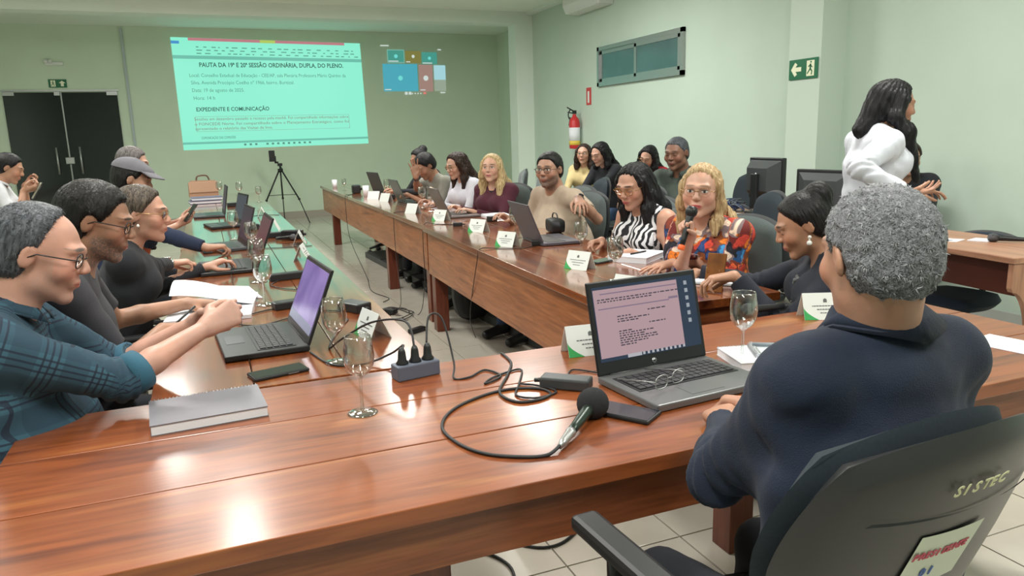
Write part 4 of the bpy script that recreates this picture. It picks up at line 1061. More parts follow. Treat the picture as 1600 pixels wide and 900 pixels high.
L2=person('bearded man with dark cropped hair, glasses and charcoal t-shirt, second on the left',(-0.326,2.566,1.187),3*D2,hyaw=-4*D2,hpitch=.30,ground=(-.42,2.55),
   rh=(-.19,2.66,.81),lh=(-.12,3.02,.82),rhd=(.95,.3,-.08),lhd=(.9,.1,-.1),rN=(0,.1,-1),lN=(0,-.1,-1),rpole=(-.2,-.9,-.6),rcurl=.5,lcurl=.5,
   skin=skin_mat('skin_bearded_man',(.36,.19,.12),eyes='down',beard=.85,beardcol=(.10,.085,.08)),shirt=cloth_mat('charcoal_tee',(.045,.045,.055)),sleeve=.75,hair='short',hairm=H_SHORT,
   pants=C_DK,h=.0055,lean=.12,belly=.02,glass=FR_BLK,hh=.013,strands=(6000,H_SHORT))
L3=person('woman with pulled-back streaked hair, thin glasses and black jacket, third on the left',(-0.275,3.564,1.121),3*D2,hyaw=-8*D2,hpitch=.12,ground=(-.37,3.56),
   rh=(-0.164,4.089,0.815),lh=(-.05,3.95,.81),rhd=(.9,.25,.05),rcurl=.5,lcurl=.5,
   skin=skin_mat('skin_l3',(.50,.27,.19),eyes='down'),shirt=cloth_mat('black_jacket',(.012,.013,.018)),sleeve=1.95,hair='tied',hairm=H_STREAK,fem=True,pants=C_DK,h=.006,lean=.15,bust=.01,glass=FR_GOLD,hs=1.02,
   watch=(1,M_CHROME,M_CHROME),fat=.003)
L4=person('man in grey flat cap and navy shirt resting his chin on his hand, left row',(-0.410,4.958,1.214),5*D2,hyaw=0,hpitch=.28,ground=(-.50,4.85),
   lh=(-0.334,5.036,0.959),rh=(-0.033,4.563,0.825),rhd=(.95,.2,.0),lhd=(-.25,-.3,1),lN=(-1,0,0),lpole=(.8,.3,-1),lcurl=1.0,rcurl=.7,
   skin=skin_mat('skin_l4',(.44,.25,.17),eyes='down'),shirt=cloth_mat('navy_shirt',(.013,.022,.055)),sleeve=1.9,hair='buzz',hairm=H_SHORT,pants=C_DK,h=.0078,lean=.22)
def cap(p,m):
    c,R,s,org=p['head'],p['RH'],p['hs'],p['org']
    M=Matrix(((*R[0],c[0]-org[0]),(*R[1],c[1]-org[1]),(*R[2],c[2]-org[2]),(0,0,0,1)))@Matrix.Scale(s,4)
    mb=MB(); vs=[];fs=[]; n=24; k=7
    for j in range(k+1):
        a=j/k*math.pi/2
        for i in range(n):
            t=2*math.pi*i/n; x=.094*math.cos(a)*math.cos(t); y=-.006+.118*math.cos(a)*math.sin(t); z=.060+.072*math.sin(a)+.0*y
            if y>.0: z-= .25*y*math.sin(a)
            vs.append((x,y,z))
    for j in range(k):
        for i in range(n): fs.append((j*n+i,j*n+(i+1)%n,(j+1)*n+(i+1)%n,(j+1)*n+i))
    mb.add(vs,fs,True,M); cp=mb.build('cap',m,p['root'])
    mb=MB(); v2=[]; f2=[]
    for j in range(5):
        for i in range(13):
            t=math.pi*(.12+.76*i/12); rr=1+.1*j; x=.094*math.cos(t)*(1+.04*j); y=-.006+.118*math.sin(t)+.014*j; z=.062-.006*j
            v2.append((x,y,z))
    for j in range(4):
        for i in range(12): f2.append((j*13+i,j*13+i+1,(j+1)*13+i+1,(j+1)*13+i))
    mb.add(v2,f2,True,M); b=mb.build('visor',m,cp); md=b.modifiers.new('s','SOLIDIFY'); md.thickness=.005
cap(L4,cloth_mat('grey_cap',(.17,.165,.19)))
L5=person('person in orange top holding a phone, half hidden behind the man in the cap',(-0.487,6.104,1.283),-2*D2,hyaw=-5*D2,hpitch=.25,ground=(-.55,5.95),
   rh=(-0.238,5.960,0.832),lh=(-0.228,6.123,0.844),nb=(-.43,6.02,1.10),rhd=(.9,.3,.25),lhd=(.9,.0,.25),rN=(0,.3,1),lN=(0,-.3,1),rcurl=.6,lcurl=.7,
   skin=skin_mat('skin_l5',(.50,.29,.21),eyes='down'),shirt=cloth_mat('orange_cloth',(.52,.09,.025)),sleeve=1.35,hair='short',hairm=hair_mat('hair_l5',(.07,.06,.06),(.2,.18,.18)),pants=C_DK,h=.0075,lean=.3,glass=FR_BLK)
FL=person('young man with black hair and white shirt using a phone at the left edge',(-1.495,7.272,1.259),8*D2,hyaw=3*D2,hpitch=.42,ground=(-1.62,7.25),
   rh=(-1.396,7.136,1.074),lh=(-1.416,7.318,1.112),rhd=(.9,.1,.25),lhd=(.9,-.2,.25),rN=(0,.5,.8),lN=(0,-.5,.8),rcurl=.7,lcurl=.7,
   skin=skin_mat('skin_fl',(.42,.23,.15),eyes='down'),shirt=cloth_mat('white_cotton',(.62,.64,.68)),sleeve=.8,collar='shirt',hair='short',hairm=H_BLK,pants=cloth_mat('blue_jeans_dark',(.02,.04,.08)),h=.009,lean=.1)
# right row
R1=person('woman with black bun and pearl drop earring in a black blazer, head bowed',(2.058,2.175,1.047),150*D2,hyaw=143*D2,hpitch=.42,ground=(2.14,2.13),
   lh=(1.766,2.199,0.877),rh=(1.93,2.66,.80),lhd=(-.8,.45,-.12),rhd=(-.8,.3,-.3),lpole=(-.2,-.2,-.8),lcurl=.5,rcurl=.4,lN=(-.1,0,-1),
   skin=skin_mat('skin_r1',(.44,.235,.15),eyes='down',lip=(.42,.10,.09)),shirt=cloth_mat('black_blazer',(.013,.016,.028)),sleeve=1.93,inner=cloth_mat('black_top',(.012,.012,.015)),vneck=.13,hair='bun',hairm=H_BLK,fem=True,
   pants=C_DK,h=.005,lean=.10,bust=.012,collar=None,thick=.016,hh=.013)
R2=person('blonde woman in colourful flowered blouse speaking into a microphone',(2.070,2.828,1.135),200*D2,hyaw=222*D2,hpitch=.03,hroll=.04,ground=(2.22,2.83),
   rh=(1.917,2.693,0.943),lh=(1.946,2.858,0.812),rhd=(-.35,-.12,.75),lhd=(-.9,-.10,-.06),rN=(-.6,-.85,-.1),lN=(0,0,-1),lpole=(.4,-.6,-.7),rpole=(.1,.5,-1),rcurl=1.25,lcurl=.12,lspread=.22,rthumb=.9,
   skin=skin_mat('skin_r2',(.60,.35,.26),eyes='open',brow=(.25,.15,.09),lip=(.50,.10,.10)),shirt=cloth_pattern('flowered_cloth','floral'),sleeve=1.30,hair='long',long=.05,hairm=H_BLOND,fem=True,mouth_open=True,lhair=.72,
   pants=C_DK,h=.005,lean=.18,bust=.022,belly=.035,fat=.006,vneck=.09,glass=FR_GOLD,rimless=True,watch=(-1,mat('watch_strap',(.28,.26,.20),.5),M_BLACK),hh=.009,thick=.013,s=1.02)
R3=person('dark haired woman in black and white zebra-print top looking down',(2.115,3.488,1.122),190*D2,hyaw=203*D2,hpitch=.32,ground=(2.26,3.48),
   rh=(1.997,3.629,0.820),lh=(1.98,3.30,.80),rhd=(-.8,-.2,-.05),lhd=(-.7,.5,-.1),rcurl=.7,lcurl=.4,rN=(0,-.4,-.9),lpole=(.5,-.5,-1),
   skin=skin_mat('skin_r3',(.52,.29,.205),eyes='down',lip=(.45,.12,.11)),shirt=cloth_pattern('zebra_cloth','zebra'),sleeve=0,hair='long',long=.14,hairm=H_BLK,fem=True,pants=C_DK,h=.005,lean=.16,bust=.02,belly=.01,vneck=.06,glass=FR_GOLD,hh=.009,fat=.004)
R4=person('bearded man with glasses and beige t-shirt, arm stretched over the next chair',(2.215,4.776,1.162),195*D2,hyaw=218*D2,hpitch=.03,ground=(2.36,4.80),
   lh=(2.175,4.262,1.002),rh=(1.98,5.0,.82),lhd=(-.25,-.9,-.28),lpole=(.5,-.3,-.6),lcurl=.3,lspread=.2,lN=(.0,.3,-1),
   skin=skin_mat('skin_r4',(.40,.22,.15),eyes='open',beard=.85,beardcol=(.05,.045,.045)),shirt=cloth_mat('beige_tee',(.42,.33,.25)),sleeve=.62,hair='short',hairm=H_SHORT,pants=C_JEAN,h=.006,lean=.10,belly=.07,fat=.005,glass=FR_BLK,strands=(2500,H_SHORT),
   watch=(-1,M_BLACK,M_BLACK),s=1.03)
R5=person('woman with long straight blonde hair and maroon blazer looking at the camera',(2.234,5.973,1.139),212*D2,hyaw=232*D2,hpitch=-.02,ground=(2.36,5.97),
   lh=(2.0,5.8,.80),rh=(2.0,6.2,.80),skin=skin_mat('skin_r5',(.60,.36,.26),eyes='open',lip=(.48,.12,.13)),shirt=cloth_mat('maroon_blazer',(.075,.014,.028)),sleeve=1.93,inner=cloth_mat('black_top',(.012,.012,.015)),vneck=.16,
   hair='long',long=.26,hairm=H_BLOND2,fem=True,pants=C_DK,h=.0078,lean=.04,bust=.01,hh=.010)
R6=person('woman with long brown hair, glasses and white cardigan looking down',(2.179,6.766,1.141),192*D2,hyaw=196*D2,hpitch=.28,ground=(2.36,6.80),
   lh=(1.95,6.55,.80),rh=(1.95,6.95,.80),skin=skin_mat('skin_r6',(.52,.30,.22),eyes='down'),shirt=cloth_mat('white_cardigan',(.62,.62,.70)),sleeve=1.93,vneck=.08,hair='long',long=.12,hairm=H_DKBR,fem=True,pants=C_DK,h=.0078,lean=.12,bust=.012,glass=FR_GOLD)
R7=person('man in grey t-shirt bowing his head, one open hand raised',(2.041,7.367,1.125),195*D2,hyaw=200*D2,hpitch=.62,ground=(2.36,7.55),
   rh=(1.882,7.135,1.033),lh=(1.9,7.3,.82),rhd=(-.12,.1,1),rN=(-.3,-.8,.2),rpole=(-.3,.4,-1),rcurl=.12,rspread=.2,lcurl=.5,
   skin=skin_mat('skin_r7',(.36,.19,.12),eyes='down'),shirt=cloth_mat('grey_tee',(.24,.235,.20)),sleeve=.75,hair='short',hairm=H_BLK,strands=(2500,H_BLK),pants=C_DK,h=.0078,lean=.30,hh=.02,watch=(1,M_DGREY,M_BLACK),s=1.03)
R8=person('person in black with dark topknot, mostly hidden behind the man in grey t-shirt',(2.287,8.486,1.165),195*D2,hyaw=195*D2,hpitch=.35,ground=(2.45,8.50),
   rh=(1.98,8.6,.82),lh=(1.98,8.35,.82),skin=skin_mat('skin_r8',(.40,.22,.15),eyes='down'),shirt=cloth_mat('black_jacket',(.012,.013,.018)),sleeve=1.9,hair='bun',hairm=H_BLK,fem=True,pants=C_DK,h=.009,lean=.2)
# seated along the right wall
B1=person('woman with glasses and pale yellow jacket sitting by the fire extinguisher',(4.146,7.963,1.163),218*D2,hyaw=228*D2,hpitch=0,ground=(4.22,7.95),
   skin=skin_mat('skin_b1',(.50,.29,.21),eyes='open'),shirt=cloth_mat('yellow_jacket',(.55,.44,.22)),sleeve=1.9,hair='long',long=.03,hairm=H_DKBR,fem=True,pants=C_JEAN,h=.009,lean=.08,glass=FR_GOLD,bust=.01,lh=(3.85,7.6,.68),rh=(3.80,7.8,.68))
B2=person('woman in black jacket and blue jeans looking down, beside the yellow jacket',(3.928,7.174,1.181),195*D2,hyaw=198*D2,hpitch=.35,ground=(4.05,7.15),
   skin=skin_mat('skin_b2',(.52,.30,.22),eyes='down'),shirt=cloth_mat('black_jacket',(.012,.013,.018)),sleeve=1.8,hair='long',long=.03,hairm=H_BLK,fem=True,pants=C_JEAN,h=.009,lean=.2,lh=(3.60,7.0,.70),rh=(3.60,7.2,.70))
B3=person('woman with black hair and bright red blouse bending her head, by the right wall',(4.402,6.974,1.132),205*D2,hyaw=212*D2,hpitch=.40,hroll=.25,ground=(4.5,6.97),
   skin=skin_mat('skin_b3',(.50,.29,.21),eyes='down'),shirt=cloth_mat('red_blouse',(.50,.012,.03)),sleeve=1.7,hair='long',long=.05,hairm=H_BLK,fem=True,pants=C_DK,h=.009,lean=.2,glass=FR_GOLD,lh=(4.1,6.7,.7),rh=(4.05,6.9,.7))
B4=person('heavy man with short grey hair and dark green polo shirt, behind the zebra-print top',(3.402,4.977,1.232),207*D2,hyaw=208*D2,hpitch=.18,ground=(3.52,5.02),
   skin=skin_mat('skin_b4',(.24,.12,.08),eyes='down'),shirt=cloth_mat('green_polo',(.065,.085,.072)),sleeve=.95,collar='shirt',hair='short',hairm=H_GREYD,pants=C_DK,h=.0065,lean=.10,belly=.09,fat=.006,s=1.06,hh=.006,strands=(2500,H_GREYD),lh=(3.10,4.65,.80),rh=(3.05,4.85,.78),lcurl=.5,rcurl=.5)
# standing woman and the man behind her
Wm=person('standing woman with long black hair and loose white blouse at the right',(3.235,2.849,1.500),-22*D2,hyaw=-26*D2,hpitch=.18,ground=(3.17,2.88),
   rh=(3.030,2.565,1.086),lh=(3.330,2.770,1.067),rhd=(.93,-.30,.10),lhd=(.93,-.40,.05),rpole=(-.9,-.3,-.5),lpole=(-.5,.9,-.6),rN=(0,0,1),rcurl=.25,lcurl=.3,
   skin=skin_mat('skin_w',(.42,.225,.15),eyes='down',lip=(.40,.12,.10)),shirt=cloth_mat('white_blouse',(.68,.70,.78),.04),sleeve=1.90,hair='long',long=.24,hairm=H_BLK,fem=True,pants=cloth_mat('grey_trousers',(.06,.06,.065)),h=.006,lean=.03,bust=.015,
   standing=True,hairfront=True,thick=.021,fold=.007,hh=.012,skirt=True)
Mn=person('man in a dark suit sitting behind the standing woman, against the right wall',(4.719,3.995,1.160),232*D2,hyaw=238*D2,hpitch=.15,ground=(4.78,4.05),
   skin=skin_mat('skin_m',(.38,.21,.14),eyes='down'),shirt=cloth_mat('black_suit',(.012,.014,.020)),sleeve=1.93,inner=cloth_mat('pink_shirt',(.45,.18,.22)),vneck=.10,hair='short',hairm=H_DKBR,pants=C_DK,h=.009,lean=.06,lh=(4.55,3.70,.66),rh=(4.45,3.85,.66),thick=.02)
def ear(p,side,m,label='earring',drop=.02,r=.006):
    c,R,s,org=p['head'],p['RH'],p['hs'],p['org']; q=c+R@(np.array((side*.084,.002,-.036))*s)-org
    MB().sphere(tuple(q),r*.7,6).sphere(tuple(q-np.array((0,0,drop))),r,8).cyl(tuple(q),tuple(q-np.array((0,0,drop))),r*.3,6).build(label,m,p['root'])
ear(R1,-1,mat('pearl',(.75,.75,.72),.25),drop=.022,r=.010); ear(R2,-1,FR_GOLD); ear(L3,1,mat('pearl',(.75,.75,.72),.25),drop=.004)
# scarf of the woman in the black blazer, brooch of the woman in maroon
def front_patch(p,name,m,dx,dz,sx,sz,out,frills=0):
    q=p['SC']+p['RB'][:,0]*dx+p['RB'][:,1]*out+V3(0,0,dz)-p['org']; mb=MB()
    if frills:
        for k in range(frills):
            a=k*2.4; rr=.008*math.sqrt(k); mb.sphere(tuple(q+p['RB'][:,0]*rr*math.cos(a)*sx*60+V3(0,0,rr*math.sin(a)*sz*60)+p['RB'][:,1]*.006*(k%3)),.009,5,sq=(1,.6,1))
    else: mb.sphere(tuple(q),sx,8)
    mb.build(name,m,p['root'])
front_patch(R1,'scarf',cloth_mat('grey_frill',(.16,.16,.17)),-.03,-.12,.022,.032,.120,46)
front_patch(R5,'brooch',M_CHROME,.035,-.13,.014,.014,.125)
# ================================================================ the chairs
def seat_for(p,label,back=.0,group=None,**k):
    yaw=math.atan2(p['RB'][1,1],p['RB'][0,1]); pv=p['pelvis']; 
    return chair(label,pv[0]+math.cos(yaw)*(.05-back),pv[1]+math.sin(yaw)*(.05-back),yaw-math.pi/2,group,**k)
seat_for(L1,'dark office chair under the man in the plaid shirt',.04); seat_for(L2,'office chair under the man in the charcoal t-shirt'); seat_for(L3,'office chair under the woman with pulled-back hair'); seat_for(L4,'office chair under the man in the flat cap'); seat_for(L5,'office chair under the person in orange'); seat_for(FL,'office chair under the young man at the left edge',arms=False)
chair('grey-green office chair under the woman with the black bun',2.17,2.22,88*D2); seat_for(R2,'grey-green office chair under the blonde woman holding the microphone',.03); seat_for(R3,'grey-green office chair under the woman in zebra print',.03)
seat_for(R4,'grey-green office chair under the man in the beige t-shirt',.04); seat_for(R5,'grey-green office chair under the woman in the maroon blazer',.02); seat_for(R6,'grey-green office chair under the woman in the white cardigan'); seat_for(R7,'grey-green office chair under the man in the grey t-shirt'); seat_for(R8,'office chair at the far end of the right row')
seat_for(B1,'office chair under the woman in the yellow jacket',arms=False); seat_for(B2,'office chair under the woman in the black jacket and jeans',arms=False); seat_for(B3,'office chair under the woman in red',arms=False); seat_for(B4,'office chair under the heavy man in the green polo',.04,arms=False); seat_for(Mn,'office chair under the man in the dark suit',arms=False)
EC='empty grey-green office chairs'
for lb,x,y,rz in (('empty grey-green chair by the pier, farthest of the wall chairs',3.40,8.75,75),('empty grey-green chair next to the farthest one',3.38,8.10,78),
    ('empty grey-green chair just left of the man in beige, near the table',2.55,5.42,100),('empty chair with dark jacket on it behind the man in beige',3.20,6.35,80),
    ('large empty grey-green chair behind the zebra-print woman, with armrests',2.95,5.05,95),('empty grey-green chair under the outstretched hand of the man in beige',2.45,4.12,105),
    ('empty dark chair right of the heavy man, near the wall',4.55,5.85,85),('empty dark chair in front of the black monitors',3.25,4.1,75),('empty grey-green chair between the blonde speaker and the woman with the bun',2.47,2.62,108),
    ('empty dark chair behind the monitor desk',4.6,4.75,82)):
    chair(lb,x,y,rz*D2,EC,arms=('armrests' in lb),m=M_FABDK if 'dark chair' in lb or 'dark jacket' in lb else M_FABRIC)
chair('dark chair pushed under the laminate side desk, its seat showing below',3.97,2.98,(95)*D2,None,arms=False,m=mat('seat_navy',(.012,.022,.04),.8),h=.40,bz=.62,bh=.3)
chair('dark chair tucked under the far table of the right row',2.05,9.2,95*D2,None,arms=False,m=M_FABDK,h=.36,bz=.55,bh=.3)
# the chairman's chair with its plastic back and the notes on it
CH=chair('black plastic-backed office chair marked SISTEC, under the man in the navy blazer',.85,.985,3*D2,None,m=M_FABDK,bz=.845,bh=.42,tilt=.32,armh=.29)
# ================================================================ things on the tables
TZ=.770
def RZ(x,y,z,a): return Matrix.Translation((x,y,z))@Matrix.Rotation(a,4,'Z')
def laptop(label,x,y,rz,w=.36,d=.245,op=105,body=None,scr=None,lidm=None,keys=True,extra=None):
    # user sits on the -y side, hinge on the +y side
    body=body or M_BLACK; lidm=lidm or body
    t=thing('laptop',label,'laptop',(x,y,TZ),rz)
    MB().box((0,0,.011),(w,d,.018),bev=.004).build('base',body,t)
    kb=MB().box((0,.03,.0205),(w*.88,d*.46,.002)).build('keyboard',M_BLACK,t)
    if keys:
        mb=MB(); nx,ny=14,5
        for j in range(ny):
            for i in range(nx):
                mb.box((-w*.42+(i+.5)*w*.84/nx,.03-d*.20+(j+.5)*d*.40/ny,.023),(w*.84/nx-.0035,d*.40/ny-.0035,.003))
        tag(mb.build('keys',mat('key_caps',(.035,.035,.04),.5),kb),kind='stuff')
    MB().box((-.01,-d*.31,.0203),(w*.28,d*.22,.0008)).build('touchpad',M_DGREY if body is not M_LGREY else M_LGREY,t)
    a=math.radians(op-90); H=d*.98
    # lid frame: origin at the hinge, local z along the lid
    L_=Matrix.Translation((0,d/2-.006,.02))@Matrix.Rotation(-a,4,'X')
    ld=MB().box((0,.004,H/2),(w,.007,H),L_,bev=.003).build('lid',lidm,t)
    MB().box((0,-.0005,H/2),(w*.985,.002,H*.97),L_).build('bezel',M_BLACK,ld)
    s_=MB().box((0,-.0018,H*.54),(w*.93,.0012,H*.80),L_).build('screen',scr or mat('screen_off',(.01,.01,.012),.15),ld)
    MB().cyl((-w*.4,d/2-.004,.018),(w*.4,d/2-.004,.018),.006,8).build('hinge',M_BLACK,t)
    return t,ld,L_,H
def purple():
    m,t_,b=nm('screen_purple'); L=t_.links.new; tc=t_.nodes.new('ShaderNodeTexCoord'); n=t_.nodes.new('ShaderNodeTexNoise'); n.inputs['Scale'].default_value=6
    L(tc.outputs['Object'],n.inputs['Vector']); r=ramp(t_,[(.35,(.16,.10,.38)),(.65,(.36,.26,.62))]); L(n.outputs['Fac'],r.inputs[0])
    b.inputs['Base Color'].default_value=(0,0,0,1); L(r.outputs[0],b.inputs['Emission Color']); b.inputs['Emission Strength'].default_value=.75; b.inputs['Roughness'].default_value=.25; return m
lt,ld,L_,H=laptop('open black laptop with purple screen in front of the man in plaid shirt',.105,2.48,-86*D2,.37,.25,112,M_BLACK,purple())
MB().box((0,-.003,H*.165),(.34,.001,.03),L_).build('taskbar',emi('scr_bar',(.35,.38,.55),.6),ld)
# chairman's laptop with a document on its screen
lt,ld,L_,H=laptop('open grey laptop showing a pink-white document, in front of the man in navy',1.075,1.525,5*D2,.36,.25,104,M_LGREY,emi('scr_blue',(.035,.055,.10),.7),M_BLACK)
MB().box((-.028,-.0032,H*.545),(.274,.001,H*.73),L_).build('document_window',emi('scr_doc',(.50,.34,.37),.85),ld)
E_SI=emi('scr_ink',(.10,.08,.12),.6)
mb=MB(); mb.box((-.02,-.0042,H*.86),(.25,.0006,.003),L_); mb.box((.09,-.0042,H*.72),(.032,.0006,.006),L_).box((-.04,-.0042,H*.70),(.23,.0006,.003),L_)
mb.build('ribbon_rule',emi('scr_rule',(.30,.22,.32),.7),ld)
random.seed(11)
mb=MB()
for zz,a,b in ((.80,-.155,.10),(.775,-.155,.02),(.63,.0,.05),(.60,-.10,-.06),(.57,-.10,.0),(.545,-.10,-.035),(.49,.0,.05),(.44,-.10,-.07),(.415,-.10,.01),(.39,-.10,-.02),(.365,-.10,.02),(.34,-.10,.02),(.315,-.10,-.01),(.29,-.10,-.05)):
    u=a
    while u<b: k=random.uniform(.004,.014); mb.box((u+k/2,-.0042,H*zz),(k,.0005,.0032),L_); u+=k+.004
tag(mb.build('document_text',E_SI,ld),kind='stuff')
for k in range(6): MB().box((.138,-.0036,H*(.86-.085*k)),(.010,.0008,.011),L_).build('desktop_icon',emi('scr_icon',(.45,.50,.55),.7),ld)
mb=MB()
for k in range(10): mb.box((-.03+k*.015,-.0036,H*.165),(.007,.0008,.007),L_)
mb.box((-.06,-.0036,H*.165),(.045,.0008,.009),L_); mb.build('taskbar_icons',emi('scr_icon2',(.6,.6,.65),.7),ld)
MB().cyl((0,-.0016,H*.065),(0,-.003,H*.065),.0075,14,M=L_).build('round_logo',M_STEEL,ld)
text('logo_letters','hp',.009,M_BLACK,ld,L_@Matrix.Translation((-.0045,-.0034,H*.065-.002))@Matrix.Rotation(math.pi/2,4,'X'),.0002)
# others
laptop('open black laptop in front of the woman with pulled-back hair',.05,4.10,-88*D2,.40,.27,112,M_BLACK,emi('scr_red',(.16,.07,.09),.6),keys=True)
laptop('open laptop under the hand of the man in navy shirt and cap',.04,4.93,-84*D2,.36,.25,106,M_DGREY,emi('scr_dark',(.05,.05,.09),.5),keys=False)
laptop('thin open laptop beyond the navy shirt, seen edge-on beside a wine glass',.08,6.25,-80*D2,.34,.24,104,M_BLACK,emi('scr_grey',(.10,.11,.15),.5),keys=False)
laptop('far open laptop before the person in orange, green light on its keys',-.02,7.25,-88*D2,.38,.26,100,M_DGREY,emi('scr_dark',(.05,.05,.09),.5),keys=False)
laptop('slate laptop in front of the beige t-shirt, its lid turned to the camera',1.90,4.08,86*D2,.37,.25,112,mat('slate_laptop',(.085,.08,.10),.4,metal=.2),emi('scr_dark',(.05,.05,.09),.5),keys=False)
laptop('brown-grey laptop in front of the maroon blazer, lid turned to the camera',1.90,5.86,88*D2,.36,.25,116,mat('taupe_laptop',(.17,.14,.14),.4,metal=.2),emi('scr_dark',(.05,.05,.09),.5),keys=False)
laptop('laptop with greenish lid left of the white cardigan',1.92,7.45,92*D2,.34,.24,112,mat('olive_laptop',(.10,.13,.12),.4,metal=.3),emi('scr_dark',(.05,.05,.09),.5),keys=False)
laptop('farthest open laptop of the right row, screen lit, by the topknot',2.02,9.0,100*D2,.36,.25,108,M_DGREY,emi('scr_teal',(.14,.22,.22),.6),keys=False)
# wine glasses
GP=[(.0,.0),(.036,.0),(.0365,.0015),(.030,.003),(.008,.006),(.0042,.012),(.0038,.05),(.0042,.085),(.010,.092),(.024,.102),(.034,.120),(.0365,.140),(.0345,.165),(.0305,.190),(.0295,.1905),(.0292,.190),(.0332,.165),(.0352,.140),(.0327,.121),(.023,.104),(.009,.0945),(.0,.093)]
gmesh=MB().lathe(GP,28).tube([(.0297*math.cos(a),.0297*math.sin(a),.190) for a in [i*math.pi/14 for i in range(28)]],.0009,5,closed=True).mesh('bowl_and_stem'); gmesh.materials.append(M_GLASS)
wmesh=MB().lathe([(.0,.0945),(.009,.0955),(.0225,.105),(.0322,.1215),(.0340,.132),(.0,.132)],24).mesh('water'); wmesh.materials.append(M_WATER)
def glass(label,x,y,water=False,s=1.0,sz=None):
    t=thing('wine_glass',label,'glass',(x,y,TZ+.0005),0,'wine glasses on the tables'); t.scale=(s,s,sz or s)
    link('bowl_and_stem',gmesh,None,t)
    if water: link('water',wmesh,None,t)
for a in (('empty wine glass on the front table beside the silver notebook',.287,1.70,False,1.0),('empty wine glass beside the laptop with the purple screen',.30,2.15,False,1.0),
 ('wine glass near the open papers on the left table',.165,3.08,False,1.05),('wine glass behind the one by the open papers',.175,3.62,False,1.05),('wine glass by the laptop lid of the man in the cap',.20,4.52,False,1.0),
 ('wine glass right of the man in the cap, behind his laptop',.13,5.35,False,1.0),('wine glass beside the tan handbag',.12,9.6,False,1.0),('wine glass right of the other one near the tan handbag',.33,9.3,False,1.0),('empty wine glass at the inner side of the far left table',.50,8.6,False,.9),
 ('empty wine glass behind the laptop of the man in navy',1.335,1.62,False,1.04),('wine glass with water left of the slate laptop',1.775,4.35,True,1.05),('wine glass between slate laptop and phone, some water inside',1.76,3.42,True,1.0),
 ('wine glass half full in front of the white notepad, near the blonde speaker',1.62,2.82,True,1.0),('wine glass with water in front of the white cardigan',1.80,6.35,True,1.0),('wine glass just left of the one at the white cardigan',1.83,6.75,True,1.0),
 ('small wine glass near the far laptop of the right row',1.86,8.35,False,1.0),('glass near the far inner corner of the right row',1.62,9.75,False,.8)):
    glass(a[0],a[1],a[2],a[3],a[4])
# card tents
M_CARD=mat('card_white',(.74,.78,.76),.6); M_CGREEN=mat('card_green',(.04,.36,.10),.6); M_INK=mat('ink_grey',(.12,.13,.13),.7)
def card(label,x,y,rz,w=.135,h=.085,lines=True,far=False,emblem=True):
    t=thing('name_card',label,'card',(x,y,TZ),rz,'folded white name cards')
    a=.42; dy=math.tan(a)*h
    for s_ in (-1,1):
        M=Matrix.Translation((0,s_*dy,0))@Matrix.Rotation(s_*a,4,'X')
        pl=MB().box((0,0,h/2/math.cos(a)),(w,.0014,h/math.cos(a)),M).build('card_face',M_CARD,t)
        if far: continue
        Q=M@Matrix(((s_*-1*-1,0,0,0),(0,0,s_,s_*.0012),(0,1,0,0),(0,0,0,1)))
        if s_<0: Q=M@Matrix(((1,0,0,0),(0,0,-1,-.0009),(0,1,0,0),(0,0,0,1)))
        else: Q=M@Matrix(((-1,0,0,0),(0,0,1,.0009),(0,1,0,0),(0,0,0,1)))
        g=[(-w/2,.0),(-w/2+.048,.0)]+[(-w/2+.048*(1-k/8)**1.7,.045*(k/8)) for k in range(1,9)]
        MB().prism(g,0,.0006,Q).build('green_corner',M_CGREEN,pl)
        mb=MB()
        if lines:
            for k,(x0,x1,z_) in enumerate(((-.045,.045,.048),(-.03,.035,.036),(-.02,.02,.024))):
                u=x0
                while u<x1: q=random.uniform(.003,.009); mb.prism([(u,z_-.0015),(u+q,z_-.0015),(u+q,z_+.0015),(u,z_+.0015)],0,.0007,Q); u+=q+.002
            if emblem: mb.prism([(-.006,.060),(.006,.060),(.006,.070),(0,.074),(-.006,.070)],0,.0007,Q)
        tag(mb.build('printed_lines',M_INK,pl),kind='stuff')
card('folded name card on the front table, left behind the grey laptop',1.0,1.90,-6*D2,.15)
card('folded name card behind the grey haired man, next to a black microphone',1.90,1.90,-22*D2,.15)
card('folded name card near the grey power strip, on the left table',.455,2.40,-78*D2)
card('folded name card nearest the camera on the right table, by the half full glass',1.50,2.50,-66*D2)
card('folded name card on the right table, before the zebra-print woman',1.62,3.16,-66*D2)
card('folded name card beside a black adapter on the right table',1.60,4.05,-62*D2)
card('greenish folded name card just beyond the one with the adapter',1.68,4.78,-60*D2)
card('folded name card before the brown-grey laptop',1.66,5.60,-62*D2)
card('greenish folded name card before the white cardigan, near the table edge',1.62,6.30,-62*D2,far=True)
card('small folded name card beside the dark cables, right row',1.70,7.7,-60*D2,far=True)
card('pale folded card standing at the far part of the right row',1.66,8.1,-40*D2,far=True)
card('folded name card on the left table near the long black bar',.44,4.20,-105*D2)
card('folded name card past the black speaker bar, left table',.50,4.86,-100*D2)
card('folded name card beside the black box at the left table inner edge',.42,5.75,-100*D2,far=True)
card('farthest folded name card on the left row',.41,6.85,-95*D2,far=True)
